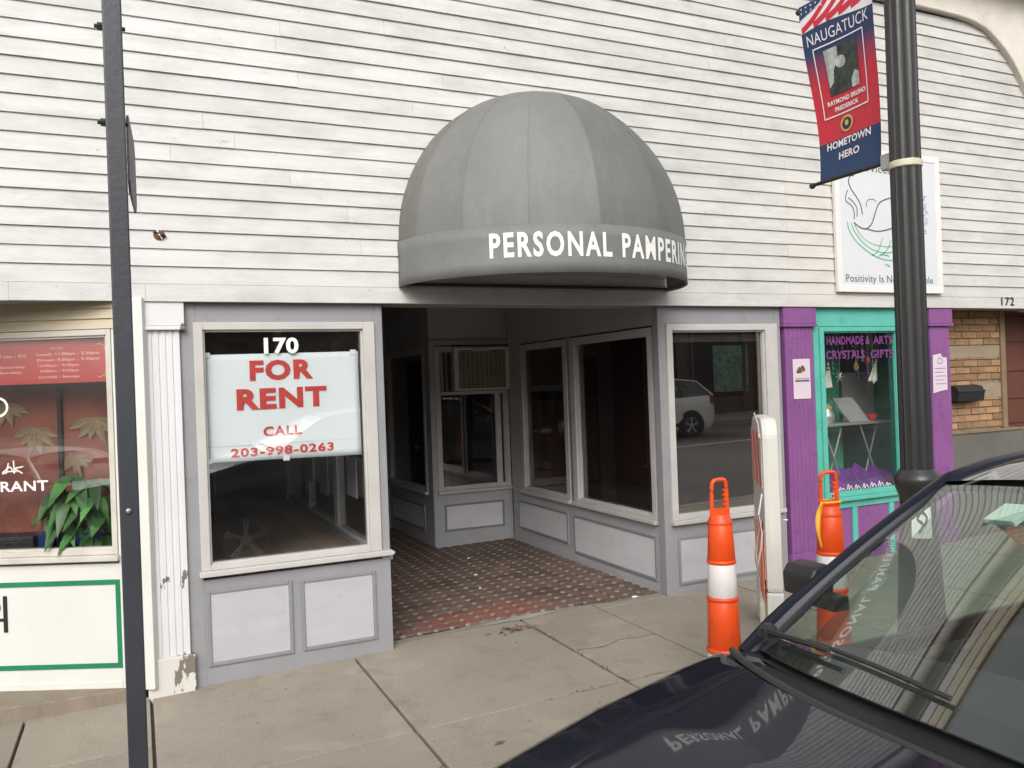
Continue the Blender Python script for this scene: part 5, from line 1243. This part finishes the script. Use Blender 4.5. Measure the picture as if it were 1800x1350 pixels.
    B(MB().box(-.03, .06, -.62, .62, .24, .36), 'bumper', 'cladding', bevel=.02)
    B(MB().box(L - .05, L + .03, -.62, .62, .30, .46), 'rear_bumper', 'cladding', bevel=.02)
    # cabin
    cab = MB(); cab.box(P['base_c'][0] + .05, L - .25, -.76, .76, .30, .48); B(cab, 'cabin_floor', 'interior')
    xdsh = P['base_c'][0]
    def dash(u, v):
        q = 2 * v - 1; b0 = Vector(base(q * .97)); x = b0.x + .01 + (xdsh + .62 - b0.x) * u
        return (x, q * .76, b0.z - .025 - .045 * u - .18 * max(0, u - .75) ** 1.5 * 4)
    B(MB().grid(dash, 14, 20), 'dashboard', 'interior', smooth=True)
    B(MB().box(xdsh + .45, xdsh + .63, -.75, .75, .48, HC - .20), 'dash_front', 'interior', bevel=.02)
    for s in (-1, 1):
        B(MB().box(xdsh + .25, L - .5, min(s * .74, s * .80), max(s * .74, s * .80), .4, tab(T, 2.2)[2] - .03), 'door_card', 'interior')
    for (sx, sy) in ((xdsh + 1.05, -.37), (xdsh + 1.05, .37), (xdsh + 1.95, -.38), (xdsh + 1.95, .38)):
        s_ = B(MB().box(sx, sx + .5, sy - .25, sy + .25, .48, .64), 'seat', 'seat', bevel=.05)
        bk_ = MB(); bk_.add([(sx + .42, sy - .24, .6), (sx + .56, sy - .24, .6), (sx + .56, sy + .24, .6), (sx + .42, sy + .24, .6), (sx + .60, sy - .21, HC + .06), (sx + .69, sy - .21, HC + .06), (sx + .69, sy + .21, HC + .06), (sx + .60, sy + .21, HC + .06)], [(0, 3, 2, 1), (4, 5, 6, 7), (0, 1, 5, 4), (1, 2, 6, 5), (2, 3, 7, 6), (3, 0, 4, 7)])
        B(bk_, 'seat_back', 'seat', bevel=.05)
        B(MB().box(sx + .62, sx + .72, sy - .13, sy + .13, HC + .10, HC + .27), 'headrest', 'seat', bevel=.035)
    wl_ = MB(); th = [k * math.pi / 12 for k in range(25)]
    wl_.tube([(xdsh + .66 + .19 * .42 * math.sin(a_), -.37 + .19 * math.cos(a_), HC - .10 + .19 * .9 * math.sin(a_)) for a_ in th], .014, 8, cap=False)
    wl_.tube([(xdsh + .66, -.55, HC - .1), (xdsh + .66, -.19, HC - .1)], .016, 6); B(wl_, 'steering_wheel', 'interior', smooth=True)
    if detail:
        B(MB().box(hx + .06, hx + .09, -.12, .12, hz - .15, hz - .085), 'rear_view_mirror', 'black', bevel=.015)
        for (v0, v1, uu) in ((.965, .55, .06), (.42, .03, .05)):
            arm = [tuple(Vector(ws(max(0, uu + .02 * math.sin(k / 10 * math.pi)), v0 + (v1 - v0) * k / 10)) + Vector((-.02, 0, .020))) for k in range(11)]
            B(MB().tube(arm[:6], [.008, .008, .007, .007, .006, .006], 6), 'wiper_arm', 'black', smooth=True)
            B(MB().tube([tuple(Vector(p) + Vector((.022, 0, -.004))) for p in arm[3:]], .005, 6), 'wiper_blade', 'cladding', smooth=True)
            B(MB().lathe([(.022, -.01), (.022, .012), (.01, .02)], arm[0], 12), 'wiper_pivot', 'black')
        # toll tag behind the glass, and a small round parking mount
        def wsn(u, v, d): 
            p = Vector(ws(u, v)); return p + Vector((.5, 0, -.85)) * d
        tg = MB(); tg.add([wsn(.80, .735, .006), wsn(.80, .80, .006), wsn(.905, .80, .006), wsn(.905, .735, .006), wsn(.80, .735, .022), wsn(.80, .80, .022), wsn(.905, .80, .022), wsn(.905, .735, .022)], [(0, 3, 2, 1), (4, 5, 6, 7), (0, 1, 5, 4), (1, 2, 6, 5), (2, 3, 7, 6), (3, 0, 4, 7)])
        B(tg, 'toll_tag', 'tag', bevel=.003)
        dc = MB(); dc.add([tuple(wsn(.40 + .055 * math.sin(k * .393), .855 + .021 * math.cos(k * .393), .006)) for k in range(16)], [tuple(range(16))]); B(dc, 'round_sticker', 'board_grey', recalc=False)
    return t
SUV = dict(suv=True, T=[(0, .60, .36, .64, .68, .72), (.05, .74, .27, .76, .82, .86), (.18, .83, .22, .86, .93, 1.01), (.42, .88, .20, .955, 1.03, 1.13), (.80, .905, .20, 1.035, 1.13, 1.24), (1.05, .91, .20, 1.075, 1.182, 1.285), (1.25, .912, .20, 1.095, 1.212, 1.302), (2.0, .915, .20, 1.10, 1.15, 1.15), (3.0, .91, .20, 1.13, 1.15, 1.15), (3.9, .89, .21, 1.16, 1.18, 1.18), (4.3, .83, .25, 1.17, 1.18, 1.18), (4.5, .68, .33, 1.12, 1.13, 1.13)],
    base_c=(1.03, 1.29), base_k=.205, bz=.085, wb=.735, wh=.60, head=(1.68, 1.612, .075), hr_c=.965, hr_k=.225, roof=[(1.65, 1.622, .605), (2.0, 1.672, .63), (2.6, 1.705, .645), (3.3, 1.69, .64), (3.95, 1.62, .62)],
    tail_base=(4.38, 1.18), glass0=1.40, pillars=(.36, .68), wheels=(.86, 3.55), R=.36, handles=(2.05, 2.95), door_lines=(1.42, 2.35, 3.25))
SEDAN = dict(suv=False, T=[(0, .62, .30, .52, .55, .58), (.05, .76, .22, .60, .64, .67), (.2, .84, .18, .68, .72, .75), (.5, .88, .17, .76, .80, .83), (1.0, .90, .17, .83, .89, .91), (1.3, .905, .17, .86, .93, .945), (2.0, .91, .17, .88, .92, .92), (3.0, .905, .17, .91, .94, .94), (3.9, .89, .18, .93, .95, .95), (4.4, .84, .22, .94, .95, .95), (4.65, .70, .30, .88, .9, .9)],
    base_c=(1.10, .945), base_k=.18, bz=.02, wb=.74, wh=.58, head=(1.90, 1.35, .08), hr_c=1.02, hr_k=.2, roof=[(1.86, 1.36, .585), (2.3, 1.41, .60), (2.8, 1.425, .605), (3.2, 1.40, .59), (3.45, 1.36, .57)],
    tail_base=(4.05, .965), glass0=1.45, pillars=(.48,), wheels=(.85, 3.62), R=.32, handles=(2.2, 3.05), door_lines=(1.5, 2.5, 3.3))
car('parked_car', 'dark navy parked car with the street reflected in its windscreen and bonnet', .15, -4.45, -.125 + G(.9), MT['navy'], SUV, detail=True)
car('parked_car', 'white parked car seen only as a reflection in the right bay window', 10.25, -13.9, -.15 + G(12), MT['carwhite'], SUV, clad=True)
car('parked_car', 'silver parked car seen only as a reflection in the restaurant window', -10.9, -4.55, -.15 + G(-8.5), MT['carsilver'], SEDAN)
car('parked_car', 'dark parked car beside the silver one, reflected in the restaurant window', -5.75, -4.6, -.15 + G(-3.4), MT['cladding'], SEDAN)

# ------------------------------------------------------------------ other side of the street (only seen reflected)
def block(name, label, x0, x1, h, m, nwin, cols):
    t = thing(name, label, 'building', ((x0 + x1) / 2, -19, 0)); g = G((x0 + x1) / 2); y = -19
    MB().box(x0, x1, y - 8, y, g - .3, h).build('wall', m, t)
    MB().box(x0 - .1, x1 + .1, y - .2, y + .35, h - .5, h - .1).build('cornice', 'opp_brown', t, bevel=.03)
    MB().box(x0 + .1, x1 - .1, y, y + .12, 3.3 + g, 4.0 + g).build('fascia', 'opp_brown', t, bevel=.02)
    W_ = (x1 - x0) / cols
    for i in range(cols):
        a, b = x0 + i * W_ + .25, x0 + (i + 1) * W_ - .25
        f = MB().box(a, a + .12, y, y + .1, g, 3.3 + g).box(b - .12, b, y, y + .1, g, 3.3 + g).box(a + .12, b - .12, y, y + .1, .55 + g, .70 + g).box(a + .12, b - .12, y, y + .1, 3.1 + g, 3.3 + g).build('window', 'opp_brown', t)
        MB().box(a + .12, b - .12, y + .01, y + .04, .70 + g, 3.1 + g).build('pane', 'opp_win', f)
        MB().box(a + .12, b - .12, y + .0, y + .06, g, .55 + g).build('panel', 'opp_brown', f)
        for k in range(nwin):
            zz = 4.7 + k * 2.4; 
            if zz + 1.5 < h - .6:
                f2 = MB().box(a + .3, b - .3, y, y + .08, zz, zz + 1.6).build('window', 'grime', t)
                MB().box(a + .38, b - .38, y + .07, y + .09, zz + .08, zz + 1.52).build('pane', 'opp_win', f2)
    return t
o1 = block('opposite_building', 'red brick shop building across the street, seen in the window reflections', -14, 6, 5.6, 'opp_brick', 2, 6)
o2 = block('opposite_building', 'dark brown shop building across the street behind the white reflected car', 6.05, 24, 5.2, 'opp_brown', 2, 6)
o3 = block('opposite_building', 'tan building across the street at the far right of the reflections', 24.05, 46, 6.4, 'opp_tan', 2, 7)
MB().box(19.3, 20.9, -18.94, -18.93, 1.2, 2.9).build('poster', 'opp_poster', o2)
